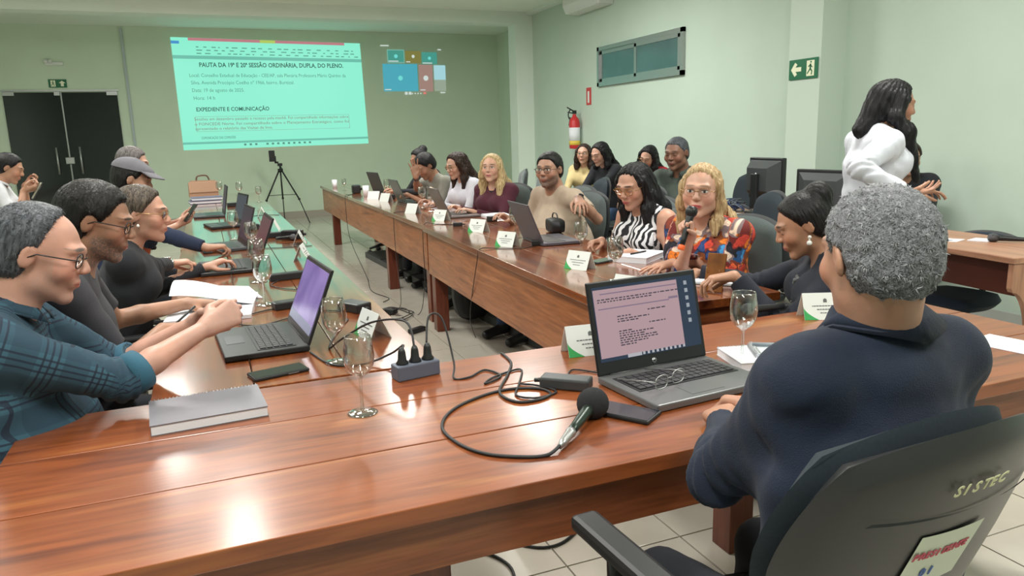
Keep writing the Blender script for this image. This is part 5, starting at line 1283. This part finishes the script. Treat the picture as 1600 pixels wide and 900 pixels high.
# phones
def phone(label,x,y,rz,m,w=.075,l=.155,z=TZ,scr=None):
    t=thing('phone',label,'phone',(x,y,z),rz)
    MB().box((0,0,.005),(w,l,.0095),bev=.0035).build('case',M_BLACK,t); MB().box((0,0,.0101),(w*.9,l*.95,.0006)).build('screen',m,t)
    MB().box((w/2,l*.2,.005),(.0015,.03,.002)).build('side_button',M_STEEL,t)
    return t
G_SCR=mat('phone_screen',(.02,.03,.028),.10)
phone('black smartphone lying beside the silver notebook on the front left',.13,2.115,-76*D2,G_SCR)
phone('black phone lying under the corner of the grey laptop, by the microphone',.835,1.425,34*D2,mat('phone_screen_dark',(.012,.013,.02),.12),.08,.165)
phone('small green-grey phone lying by the white notepad on the right table',1.80,3.27,-70*D2,mat('green_phone',(.08,.13,.10),.3),.075,.14)
p_=phone('dark phone held by the person in orange',*(L5['arms'][1][3][:2]+np.array((.10,.0))),-60*D2,G_SCR,z=.915)
p_.rotation_euler=(.9,0,-70*D2)
p_=phone('pale phone held by the young man at the left edge',*(FL['arms'][1][3][:2]+np.array((.10,.02))),-60*D2,mat('pale_phone',(.45,.5,.4),.3),z=1.07)
p_.rotation_euler=(1.0,0,-70*D2)
# phone in amber case on a small stand
t=thing('phone_stand','amber phone standing upright on a stand before the open notebook','phone',(1.82,2.40,TZ),-58*D2)
Q=Matrix.Rotation(-.32,4,'X'); MB().box((0,0,.082),(.078,.010,.158),Q,bev=.004).build('phone_case',mat('amber_case',(.20,.07,.015),.25,noise=.4,nscale=12),t)
MB().tube([(-.03,.01,.10),(-.045,.05,.0)],.003,6).tube([(.02,.02,.09),(.02,.06,.0)],.003,6).build('stand_leg',mat('amber_leg',(.25,.10,.03),.4),t)
# notebooks and papers
def book(label,cat,x,y,rz,w,l,h,m,cover=None,name='notebook',spiral=None,pages=M_PAPER,sn=26):
    t=thing(name,label,cat,(x,y,TZ),rz)
    MB().box((0,0,h/2),(w*.985,l*.985,h-.003)).build('pages',pages,t)
    MB().box((0,0,h),(w,l,.0025)).build('cover',m,t); MB().box((0,0,.0012),(w,l,.002)).build('back_cover',m,t)
    if spiral:
        for k in range(sn):
            q=MB(); u=(k+.5)/sn
            if spiral=='y+': c=(-w/2+w*u,l/2,h/2); pts=[(c[0],c[1]+math.cos(a)*.008-.002,c[2]+math.sin(a)*(h/2+.004)) for a in [i*math.pi/4 for i in range(8)]]
            else: c=(-w/2,-l/2+l*u,h/2); pts=[(c[0]+math.cos(a)*.009+.001,c[1],c[2]+math.sin(a)*(h/2+.005)) for a in [i*math.pi/4 for i in range(8)]]
            q.tube(pts,.0012,4,closed=True); q.build('wire_ring',M_STEEL,t)
    return t
M_SILVER=mat('silver_cover',(.19,.185,.21),.45,metal=.15,noise=.05)
book('grey spiral notebook lying at the left end of the front table','notebook',-.055,1.865,4*D2,.255,.185,.024,M_SILVER,spiral='y+',sn=30)
MB()
nb=book('thick spiral notebook stack right of the grey laptop','notebook',1.395,1.60,-14*D2,.21,.16,.022,mat('white_cover',(.66,.67,.72),.5),spiral='y+',sn=24)
nb2=book('small spiral pad with colourful cover lying on the notebook stack','notebook',1.43,1.585,-28*D2,.13,.11,.010,mat('pad_cover',(.60,.66,.70),.45),spiral='x-',sn=11); nb2.location.z=TZ+.0238
MB().box((.03,-.02,.0118),(.055,.012,.0006)).build('orange_band',mat('orange_print',(.65,.32,.06),.5),nb2)
t=thing('pen','grey blue pen lying on the small spiral pad','pen',(1.43,1.60,TZ+.0415),-35*D2); MB().cyl((-.06,0,0),(.05,0,0),.0052,10).build('barrel',mat('pen_grey',(.25,.29,.33),.35),t); MB().cyl((.05,0,0),(.066,0,0),.005,8,r2=.001).build('tip',M_STEEL,t)
# reception bell
t=thing('desk_bell','chrome reception bell beside the notebook stack','bell',(1.565,1.60,TZ))
MB().lathe([(.0,0),(.040,0),(.042,.008),(.036,.012)],24).build('base',M_BLACK,t); MB().lathe([(.040,.014),(.041,.020),(.036,.038),(.022,.050),(.006,.055),(.004,.060)],28).build('dome',M_CHROME,t); MB().sphere((0,0,.063),.006,8).build('button',M_CHROME,t)
# sheet at the right
def sheet(label,pts,z=.0012,h=.0015,m=M_PAPER,name='paper_sheet',cat='paper',n=1):
    c=np.mean(pts,0); t=thing(name,label,cat,(c[0],c[1],TZ+.0004))
    for k in range(n):
        MB().prism([((p[0]-c[0])+.004*k,(p[1]-c[1])-.003*k) for p in pts],k*(h+.0008),k*(h+.0008)+h).build('sheet',m,t)
    return t
sheet('blank white paper sheet at the right end of the front table',[(2.03,1.475),(2.17,1.50),(2.20,1.335),(2.06,1.315)])
sheet('white paper sheet on the laminate side desk',[(3.68,2.94),(3.80,2.98),(3.86,2.86),(3.74,2.82)])
sheet('folded white paper beside the microphone on the side desk',[(3.82,2.82),(3.93,2.85),(3.97,2.76),(3.86,2.73)],h=.006)
# eyeglasses lying on the chairman's laptop
g=thing('eyeglasses','folded eyeglasses lying on the keyboard of the grey laptop','glasses',(1.0,1.475,TZ+.026),20*D2)
mb=MB(); lm=MB()
for s_ in(-1,1):
    ring=[(s_*.034+.024*math.copysign(abs(math.cos(a))**.7,math.cos(a)),0,.018+.017*math.copysign(abs(math.sin(a))**.7,math.sin(a))) for a in [i*math.pi/10 for i in range(20)]]
    mb.tube(ring,.0014,5,closed=True); lm.add(ring+[(s_*.034,0,.018)],[(k,(k+1)%20,20) for k in range(20)],True); mb.tube([(s_*.058,0,.022),(s_*.062,.03,.020),(s_*.055,.12,.004)],.0016,5)
mb.tube([(-.010,0,.022),(.010,0,.022)],.0014,5); mb.build('frame',M_STEEL,g); lm.build('lens',M_LENS,g)
# the white notebook the bearded man writes in
t=thing('open_notebook','large open white notebook under the hands of the man in charcoal','notebook',(-.03,3.08,TZ),-6*D2)
MB().box((0,0,.008),(.30,.40,.014)).build('pages',M_PAPER,t)
vs=[];fs=[]
for j in range(9):
    for i in range(9):
        u=i/8; v=j/8; vs.append((-.15+.30*u+.01*v,-.02+.23*v,.018+.095*math.cos(u*math.pi/2)**1.3*(.25+.75*math.sin(math.pi*(.15+.7*v)))))
for j in range(8):
    for i in range(8): fs.append((j*9+i,j*9+i+1,(j+1)*9+i+1,(j+1)*9+i))
MB().add(vs,fs,True).build('lifted_page',M_PAPER,t)
sheet('loose white papers beyond the open notebook on the left table',[(.06,3.30),(.16,3.22),(.12,3.52),(.0,3.60)],n=2)
t=thing('pen','black pen in the hand of the man in charcoal','pen',(-.13,2.80,TZ+.045),30*D2); t.rotation_euler=(0,-.5,35*D2); MB().cyl((-.06,0,0),(.06,0,0),.004,8).build('barrel',M_BLACK,t); MB().cyl((-.06,0,0),(-.07,0,0),.0035,8,r2=.001).build('tip',M_STEEL,t)
# right table pads
book('thick white notepad with a pen on it, before the blonde speaker','notebook',2.00,3.26,-55*D2,.21,.26,.028,mat('white_cover2',(.70,.70,.76),.6))
t=thing('pen','dark pen lying on the thick white notepad','pen',(2.0,3.25,TZ+.034),20*D2); MB().cyl((-.06,0,0),(.06,0,0),.004,8).build('barrel',M_BLACK,t); MB().cyl((.06,0,0),(.07,0,0),.0035,8,r2=.001).build('tip',M_STEEL,t)
t=thing('open_notebook','open notebook with written pages, under the hand of the black blazer','notebook',(1.99,2.60,TZ),-48*D2)
for s_ in(-1,1): MB().box((s_*.075,0,.006),(.148,.21,.010)).build('page_block',M_PAPER,t)
MB().box((0,0,.001),(.31,.22,.002)).build('cover',M_BLACK,t)
mb=MB()
for s_ in(-1,1):
    for k in range(14):
        mb.box((s_*.075,-.09+k*.0135,.0112),(.12*random.uniform(.6,1),.002,.0004))
tag(mb.build('handwriting',mat('blue_ink',(.25,.27,.40),.7),t),kind='stuff')
t=thing('handbag','black handbag with thin handle on the table in front of the beige t-shirt','bag',(2.10,4.45,TZ),80*D2); t.scale=(.8,.8,.62)
bv=MB(); v,f=_pad(.30,.17,.12,0); bv.add(v,f,True,Matrix.Translation((0,0,.075))); bv.build('body',mat('black_leather',(.012,.013,.016),.5),t); MB().tube(spline([(-.09,0,.14),(-.05,0,.20),(.05,0,.20),(.09,0,.14)]),.006).build('handle',M_BLACK,t); MB().box((.03,-.062,.08),(.04,.004,.02)).build('red_patch',M_RED,t)
sheet('white papers under the brown-grey laptop, before the maroon blazer',[(2.02,5.45),(2.20,5.35),(2.24,5.75),(2.05,5.85)],n=3,h=.004)
t=thing('folder','tan folder held upright before the white cardigan','folder',(1.96,6.62,TZ),80*D2); MB().box((0,0,.10),(.27,.012,.20),Matrix.Rotation(-.35,4,'X')).build('folder_cover',mat('tan_folder',(.42,.30,.16),.6),t); MB().box((0,.006,.105),(.26,.004,.195),Matrix.Rotation(-.35,4,'X')).build('papers',M_PAPER,t)
sheet('small stack of white papers by the wine glasses of the white cardigan',[(1.92,6.9),(2.05,6.95),(2.08,7.12),(1.93,7.1)],n=4,h=.004)
# microphones
def mic(name,label,A,B,r=.013,head=None,foam=False,ring=None,xlr=False):
    A=Vector(A); B=Vector(B); d=(A-B); L=d.length; z=d.normalized(); x=z.orthogonal().normalized(); y=z.cross(x)
    M=Matrix(((x.x,y.x,z.x,0),(x.y,y.y,z.y,0),(x.z,y.z,z.z,0),(0,0,0,1)))
    t=thing(name,label,'microphone',tuple(B))
    MB().lathe([(.0,.0),(r*.75,.002),(r*.8,L*.2),(r*1.1,L*.72),(r*1.1,L*.74)],18,M).build('handle',M_BLACK if not foam else mat('mic_body',(.03,.045,.035),.3,metal=.5),t)
    if foam: MB().sphere((0,0,L*.80),.037,18,M,sq=(1,1,1.05)).build('foam_windscreen',mat('foam',(.022,.023,.026),.95,bump=.6,bscale=900),t)
    else: MB().lathe([(r*1.1,L*.74),(r*1.6,L*.80),(r*1.75,L*.88),(r*1.4,L*.97),(.0,L)],18,M).build('grille',head or mat('mic_grille',(.10,.10,.11),.35,metal=.7,bump=.5,bscale=900),t)
    if ring: MB().lathe([(r*.9,-.012),(r*1.0,-.010),(r*1.0,.006),(r*.9,.008)],16,M).build('coloured_ring',ring,t)
    if xlr: MB().lathe([(.0,-.055),(.006,-.055),(.009,-.035),(.010,0),(.0115,.004),(.0115,.012)],16,M).build('plug',M_STEEL,t)
    return t
mic('microphone','black microphone with round foam windscreen lying on the front table',(.795,1.465,TZ+.035),(.655,1.335,TZ+.016),.0135,foam=True,xlr=True)
mic('microphone','black microphone with orange ring held by the blonde speaker',(1.908,2.663,1.091),(1.839,2.642,0.923),.015,ring=mat('orange_ring',(.75,.12,.03),.4,emit=(.8,.15,.03),es=.2),head=M_BLACK)
mic('microphone','black microphone lying behind the empty glass, beside the name card',(1.66,2.02,TZ+.026),(1.86,2.045,TZ+.014),.0135,foam=False)
mic('microphone','grey-headed microphone lying on the laminate side desk',(3.88,2.75,TZ+.024),(4.02,2.60,TZ+.016),.014)
mic('microphone','silver microphone lying at the inner edge of the left table',(.50,5.05,TZ+.022),(.38,5.12,TZ+.014),.013)
# power strip with plugs
t=thing('power_strip','blue-grey cube power strip with three black plugs on the front table','power strip',(.475,1.915,TZ),10*D2)
MB().box((0,0,.021),(.125,.052,.042),bev=.004).build('block',mat('strip_grey',(.11,.125,.17),.45),t)
for k in(-1,0,1):
    MB().lathe([(.017,0),(.017,.004),(.012,.012),(.010,.034),(.006,.045),(.0,.046)],14,Matrix.Translation((k*.038,0,.042))).build('plug',M_BLACK,t)
def cable(label,pts,r=.0032,k=8,name='cable',m=None,group=None):
    P_=spline([Vector(p) for p in pts],k); o=MB().tube(P_,r,7).build(name,m or M_RUBBER); tag(o,label,'cable',group); return o
z0=TZ+.0035
cable('black cable looping from the middle plug over the name card',[(.475,1.915,TZ+.085),(.47,1.98,TZ+.14),(.40,2.10,TZ+.12),(.33,2.22,TZ+.05),(.30,2.30,z0),(.34,2.45,z0),(.42,2.66,z0)])
cable('black cable running from the left plug along the left table',[(.44,1.905,TZ+.085),(.46,1.99,TZ+.07),(.44,2.06,TZ+.03),(.36,2.08,z0),(.28,2.12,z0),(.24,2.28,z0)])
cable('black cable arching from the right plug towards the front table adapter',[(.513,1.93,TZ+.085),(.535,1.97,TZ+.15),(.57,1.96,TZ+.14),(.58,1.90,TZ+.03),(.56,1.84,z0),(.60,1.83,z0),(.66,1.87,z0),(.68,1.80,z0),(.62,1.76,z0),(.66,1.80,z0),(.75,1.83,z0),(.70,1.72,z0),(.66,1.64,z0),(.70,1.60,z0),(.76,1.62,z0),(.74,1.68,z0),(.70,1.72,z0)],.0028)
cable('thin black cable from the power adapter to the grey laptop',[(.80,1.66,z0+.012),(.84,1.72,z0),(.88,1.76,z0),(.93,1.70,z0)],.0022)
cable('black microphone cable making a wide loop on the front table',[(.617,1.300,TZ+.012),(.58,1.285,z0),(.53,1.30,z0),(.47,1.345,z0),(.435,1.42,z0),(.43,1.52,z0),(.48,1.61,z0),(.57,1.67,z0),(.66,1.69,z0),(.73,1.66,z0),(.74,1.61,z0),(.69,1.585,z0),(.64,1.60,z0),(.63,1.68,z0),(.70,1.80,z0),(.75,1.90,z0),(.76,2.0,z0)],.0038,10)
t=thing('power_adapter','black power adapter brick left of the foam microphone','adapter',(.80,1.645,TZ),-42*D2); MB().box((0,0,.015),(.13,.052,.029),bev=.005).build('brick',M_DGREY,t); MB().cyl((-.065,0,.015),(-.085,0,.013),.006,8).build('strain_relief',M_BLACK,t)
def block(label,x,y,rz,d,m=M_BLACK,name='power_adapter',cat='adapter',z=TZ):
    t=thing(name,label,cat,(x,y,z),rz); MB().box((0,0,d[2]/2),d,bev=min(d)*.15).build('casing',m,t); MB().cyl((d[0]/2,0,d[2]/2),(d[0]/2+.02,0,d[2]/2),min(d)*.18,8).build('connector',M_BLACK,t); return t
block('flat black adapter beside the wine glass near the open papers',.25,2.98,12*D2,(.13,.055,.03))
block('black box with plugs beside the name card by the power strip',.47,2.80,-60*D2,(.12,.07,.035))
block('long black bar lying across the left table',.35,3.62,8*D2,(.26,.045,.035),name='power_strip',cat='power strip')
block('second long black bar farther along the left table',.34,5.30,6*D2,(.30,.05,.035),name='power_strip',cat='power strip')
block('black box standing at the inner edge of the left table',.49,5.15,-20*D2,(.14,.05,.06))
block('black adapter with short cable before the folded card, right table',1.75,3.98,-20*D2,(.05,.035,.03))
block('black plug block at the seam of the two right tables',1.66,5.18,-20*D2,(.07,.035,.025))
block('small black box beside the brown-grey laptop',1.98,5.32,10*D2,(.07,.05,.04))
block('black square box on the far right table beside the paper cups',1.66,9.15,0,(.10,.09,.10),name='black_box',cat='box')
block('dark clutter box between the far laptops of the right row',1.78,7.95,10*D2,(.14,.06,.05),name='black_box',cat='box')
block('small dark block near the wine glasses on the left table',.28,5.9,10*D2,(.09,.05,.04))
block('dark block behind the far wine glass of the left row',.22,8.2,10*D2,(.12,.06,.04))
cable('thin cable running from the black bar past the glass, left table',[(.28,3.62,z0),(.22,3.50,z0),(.26,3.38,z0),(.32,3.30,z0),(.30,3.16,z0),(.27,3.05,z0)],.0022)
cable('thin dark cable curling by the adapter on the left table',[(.20,2.98,z0),(.10,2.92,z0),(.04,2.80,z0),(.12,2.72,z0),(.22,2.78,z0),(.33,2.86,z0),(.42,2.80,z0)],.0024)
cable('thin black cable lying across the left table near its middle',[(.05,4.72,z0),(.2,4.78,z0),(.36,4.74,z0),(.56,4.72,z0)],.0022)
cable('thin black cable lying across the far part of the left table',[(.22,6.9,z0),(.4,7.0,z0),(.56,6.92,z0)],.0022)
cable('thin cable from the adapter over the edge of the right table',[(1.75,3.96,z0),(1.62,3.9,z0),(1.50,3.98,z0),(1.41,4.0,z0),(1.395,4.02,.70),(1.45,4.35,.30),(1.6,4.7,.05)],.0025)
cable('cable hanging from the far right table and curling on the floor',[(1.62,9.0,z0),(1.52,8.9,z0),(1.478,8.85,z0),(1.465,8.83,.66),(1.45,8.6,.30),(1.42,7.6,.03),(1.33,6.9,.006),(1.40,6.5,.006),(1.32,6.35,.006)],.0032)
cable('cable hanging against the far apron of the right row',[(1.60,6.5,z0),(1.50,6.45,z0),(1.473,6.42,.74),(1.465,6.38,.42),(1.42,6.1,.05),(1.3,5.9,.006),(1.22,5.72,.006),(1.35,5.6,.006)],.0028)
cable('dark cable hanging by the thick table leg, right row',[(1.66,5.26,z0),(1.55,5.36,z0),(1.475,5.42,z0),(1.462,5.44,.62),(1.47,5.46,.40),(1.52,5.7,.2),(1.48,5.75,.006),(1.30,5.80,.006)],.0028)
cb=[(1.30+.13*math.cos(a)*(1+.25*math.sin(2.3*a)),5.86+.20*math.sin(a)*(1+.2*math.cos(1.7*a)),.006+.004*(i%3)) for i,a in enumerate([k*.7 for k in range(26)])]
cable('tangle of black cables lying on the floor of the aisle',cb,.0035,5)
block('black charger brick inside the cable tangle on the floor',1.27,5.90,-50*D2,(.13,.06,.035),z=.008)
block('black plug strip end on the floor near the thick leg',1.32,5.22,30*D2,(.14,.05,.035),z=.001)
cable('black cable curling on the floor under the front table',[(.45,1.9,.3),(.42,1.75,.02),(.50,1.55,.006),(.62,1.62,.006),(.74,1.90,.006),(.80,2.1,.006),(.70,2.25,.006),(.5,2.2,.006)],.005)
cable('second black cable on the floor near the chairman\'s feet',[(.8,2.3,.006),(.95,2.15,.006),(1.1,2.2,.006),(1.25,2.4,.006),(1.4,2.3,.006)],.005)
t=thing('floor_shade_strip','low dark grey strip added for the shadow beneath the right tables','shade strip',(2.0,6.2,0),3*D2); MB().box((0,0,.035),(.34,5.6,.07),bev=.008).build('cover',mat('shade_grey',(.05,.055,.055),.5),t)  # made-up low box standing in for shadow and chair bases under the tables
for k in range(4): MB().box((0,-2.1+1.4*k,.072),(.34,.012,.006)).build('cross_bar',M_BLACK,t)
t=thing('backpack','black bag standing on the floor behind the thick table leg','bag',(1.80,5.35,0),10*D2); bv=MB(); v,f=_pad(.30,.40,.22,0); bv.add(v,f,True,Matrix.Translation((0,0,.21))); bv.build('body',mat('black_leather',(.012,.013,.016),.5),t); MB().tube(spline([(-.05,0,.40),(-.03,0,.45),(.03,0,.45),(.05,0,.40)]),.008).build('handle',M_BLACK,t)
# far left table: tan handbag, folders
t=thing('handbag','tan leather handbag with dark handle at the far end of the left row','bag',(-.06,10.05,TZ),4*D2)
MB().prism([(-.17,0),(.17,0),(.165,.16),(.14,.195),(-.13,.20),(-.165,.17)],-.06,.06,Matrix(((1,0,0,0),(0,0,-1,0),(0,1,0,0),(0,0,0,1)))).build('body',mat('tan_leather',(.32,.19,.12),.5),t)
MB().box((0,-.064,.12),(.335,.008,.13),bev=.003).build('flap',mat('tan_leather_light',(.38,.24,.16),.5),t)
MB().tube(spline([(-.07,0,.195),(-.05,0,.25),(.05,0,.255),(.08,0,.20)]),.009).build('handle',mat('brown_leather',(.10,.05,.035),.5),t)
for k,(x,y,z_,lb) in enumerate(((-.05,8.9,0,'lowest white folder with dark edge near the tan handbag'),(-.03,8.93,.034,'white folder lying on top of another, near the tan handbag'))):
    t=thing('document_folder',lb,'folder',(x,y,TZ+z_),5*D2,'stacked folders'); MB().box((0,0,.004),(.32,.24,.006)).box((0,0,.031),(.32,.24,.004)).build('cover',mat('folder_blue',(.10,.10,.16),.5),t); MB().box((0,0,.0175),(.31,.23,.022)).build('pages',M_PAPER,t)
# paper cups on the far right table
for x,y,h_,lb,m in ((1.60,10.4,.11,'white paper cup at the far corner of the right table',M_PAPER),(1.66,8.55,.12,'pale green-lit cup beside the far cards',M_PAPER)):
    t=thing('paper_cup',lb,'cup',(x,y,TZ)); MB().lathe([(.0,0),(.028,0),(.036,h_),(.034,h_),(.027,.004),(.0,.004)],18).build('wall',m,t); MB().tube([(.0355*math.cos(a),.0355*math.sin(a),h_) for a in [i*math.pi/8 for i in range(16)]],.0015,4,closed=True).build('rim',m,t)
# tripod with a phone before the projected page
t=thing('tripod','black camera tripod with a phone clamped on it before the projection','tripod',(1.19,13.65,0))
TH=.91
for a in (200,330,85):
    c,s=math.cos(a*D2),math.sin(a*D2); f1=(c*.10,s*.10,TH-.18); k2=(c*.30,s*.30,.42); f2=(c*.46,s*.46,.0)
    l=MB().tube([(c*.03,s*.03,TH),k2],.014,8).tube([k2,f2],.009,8).build('leg',M_BLACK,t); MB().sphere(k2,.022,8).build('leg_clamp',M_BLACK,l); MB().tube([(0,0,.50),(c*.27,s*.27,.50)],.006,6).build('spreader',M_BLACK,t)
MB().cyl((0,0,.45),(0,0,TH+.10),.014).build('centre_column',M_BLACK,t); MB().cyl((0,0,TH-.02),(0,0,TH+.04),.045,12).build('crown',M_BLACK,t); MB().box((0,0,TH+.11),(.08,.06,.05),bev=.006).cyl((0,-.05,TH+.1),(0.02,-.2,TH+.02),.008).build('pan_head',M_BLACK,t)
MB().box((-.07,0,TH+.20),(.03,.02,.12)).box((-.12,-.01,TH+.26),(.10,.012,.19),bev=.005).box((-.05,0,TH+.15),(.06,.02,.03)).build('phone_holder',M_BLACK,t)
# monitors and clutter on the side desk
def monitor(label,x,y,rz,w,h,stand=True,deep=.05):
    t=thing('monitor',label,'monitor',(x,y,TZ),rz)   # back faces -y
    zc=(.11 if deep>.06 else .05)+h/2
    MB().box((0,.0,zc),(w,.035,h),bev=.006).build('front_frame',M_BLACK,t)
    a=MB(); a.add([(-w*.46,-.015,zc-h*.44),(w*.46,-.015,zc-h*.44),(w*.46,-.015,zc+h*.44),(-w*.46,-.015,zc+h*.44),(-w*.30,-deep,zc-h*.28),(w*.30,-deep,zc-h*.28),(w*.30,-deep,zc+h*.26),(-w*.30,-deep,zc+h*.26)],[(4,5,6,7)[::-1],(0,1,5,4),(1,2,6,5),(2,3,7,6),(3,0,4,7)]); a.build('rear_cover',M_DGREY,t)
    MB().box((0,-deep-.012,zc-.09),(.07,.03,h*.75+.03),bev=.006).build('stand_column',M_BLACK,t)
    MB().box((0,-.01,.008),(.24,.20,.015),bev=.006).build('stand_base',M_BLACK,t)
    MB().cyl((0,-deep,zc+.03),(0,-deep-.006,zc+.03),.016,14).build('round_badge',M_STEEL,t)
    MB().box((0,.018,zc),(w*.93,.002,h*.9)).build('screen',mat('screen_off',(.01,.01,.012),.15),t)
    return t
monitor('left black monitor on the side desk, seen from behind at an angle',3.90,4.52,-92*D2,.38,.31,deep=.10)
monitor('right wide black monitor on the side desk, its back to the camera',3.88,3.93,-84*D2,.45,.30)
block('black printer-like base box under the left monitor',3.86,4.28,-80*D2,(.20,.22,.05),name='black_box',cat='box')
random.seed(5)
cl=[(3.80+random.uniform(-.08,.08),4.80+random.uniform(-.12,.12),TZ+.01+random.uniform(0,.09)) for k in range(22)]
cable('heap of blue and black cables on the side desk left of the monitors',cl,.005,5,m=mat('blue_cable',(.03,.05,.16),.5))
cable('heap of grey cables mixed on the side desk beside the blue ones',[(x+.02,y-.06,z) for x,y,z in cl[::-1]],.005,5,m=mat('grey_cable',(.12,.14,.17),.5))
t=thing('pen','white pen lying at the front edge of the monitor desk','pen',(3.72,4.55,TZ+.006),-60*D2); MB().cyl((-.06,0,0),(.06,0,0),.005,8).build('barrel',M_WHITE,t); MB().cyl((.06,0,0),(.07,0,0),.004,8,r2=.001).build('tip',M_BLACK,t)
# back of the chairman's chair: wide plastic shell, recessed panel, marker lettering and taped card
for c_ in CH.children_recursive:
    if c_.name.startswith('back_shell'): bpy.data.objects.remove(c_)
bkT=Matrix.Translation((0,-.262,.845))@Matrix.Rotation(.32,4,'X')
sh=MB(); v,f=_pad(.47,.45,.05,-.05,20,20); sh.add(v,f,True,bkT@Matrix.Translation((0,-.012,0)))
SHELL=sh.build('plastic_shell',mat('shell_plastic',(.026,.026,.027),.32,bump=.08,bscale=900),CH)
def onsh(x,z,d=0): return bkT@Matrix.Translation((x,-.012-.05*(1-(x/.25)**2)-.0255-d,z))@Matrix.Rotation(math.atan2(.10*x/.25/.25*1.0,1.0)*1.0,4,'Z')@Matrix.Rotation(math.pi/2,4,'X')
def curved(pts,name,m,par,d=.001):
    # bend a flat outline grid onto the shell
    (x0,z0_),(x1,z1_)=pts; vs=[];fs=[]; n=10
    for j in range(2):
        for i in range(n+1):
            x=x0+(x1-x0)*i/n; z=z0_ if j==0 else z1_
            sk=(.012 if j else -.0)
            vs.append(tuple(bkT@Vector((x+sk,-.012-.05*(1-(x/.25)**2)-.0262-d,z))))
    for i in range(n): fs.append((i,i+1,n+1+i+1,n+1+i))
    return MB().add(vs,fs,True).build(name,m,par)
curved(((-.165,.105),(.165,.1075)),'panel_seam',M_BLACK,SHELL)
curved(((-.075,-.025),(.045,.072)),'taped_card',mat('card_cream',(.62,.66,.56),.6),SHELL,.0015)
M_MARK=mat('marker_cream',(.62,.62,.38),.6); M_MRED=mat('marker_red',(.50,.06,.10),.6); M_MBLUE=mat('marker_blue',(.06,.12,.40),.6)
def shtext(s,x,z,size,m,gap,shear=.0,tilt=0):
    for i,ch in enumerate(s):
        if ch==' ': x+=gap; continue
        text('letter',ch,size,m,SHELL,onsh(x,z+tilt*i,.0035)@Matrix(((1,shear,0,0),(0,1,0,0),(0,0,1,0),(0,0,0,1))),.0004,.0006); x+=gap
shtext('SISTEC',-.05,.142,.024,M_MARK,.0165,.15)
shtext('PRESIDENTE',-.066,.032,.016,M_MRED,.0105,.25); shtext('01',-.038,-.005,.020,M_MBLUE,.015,.1)
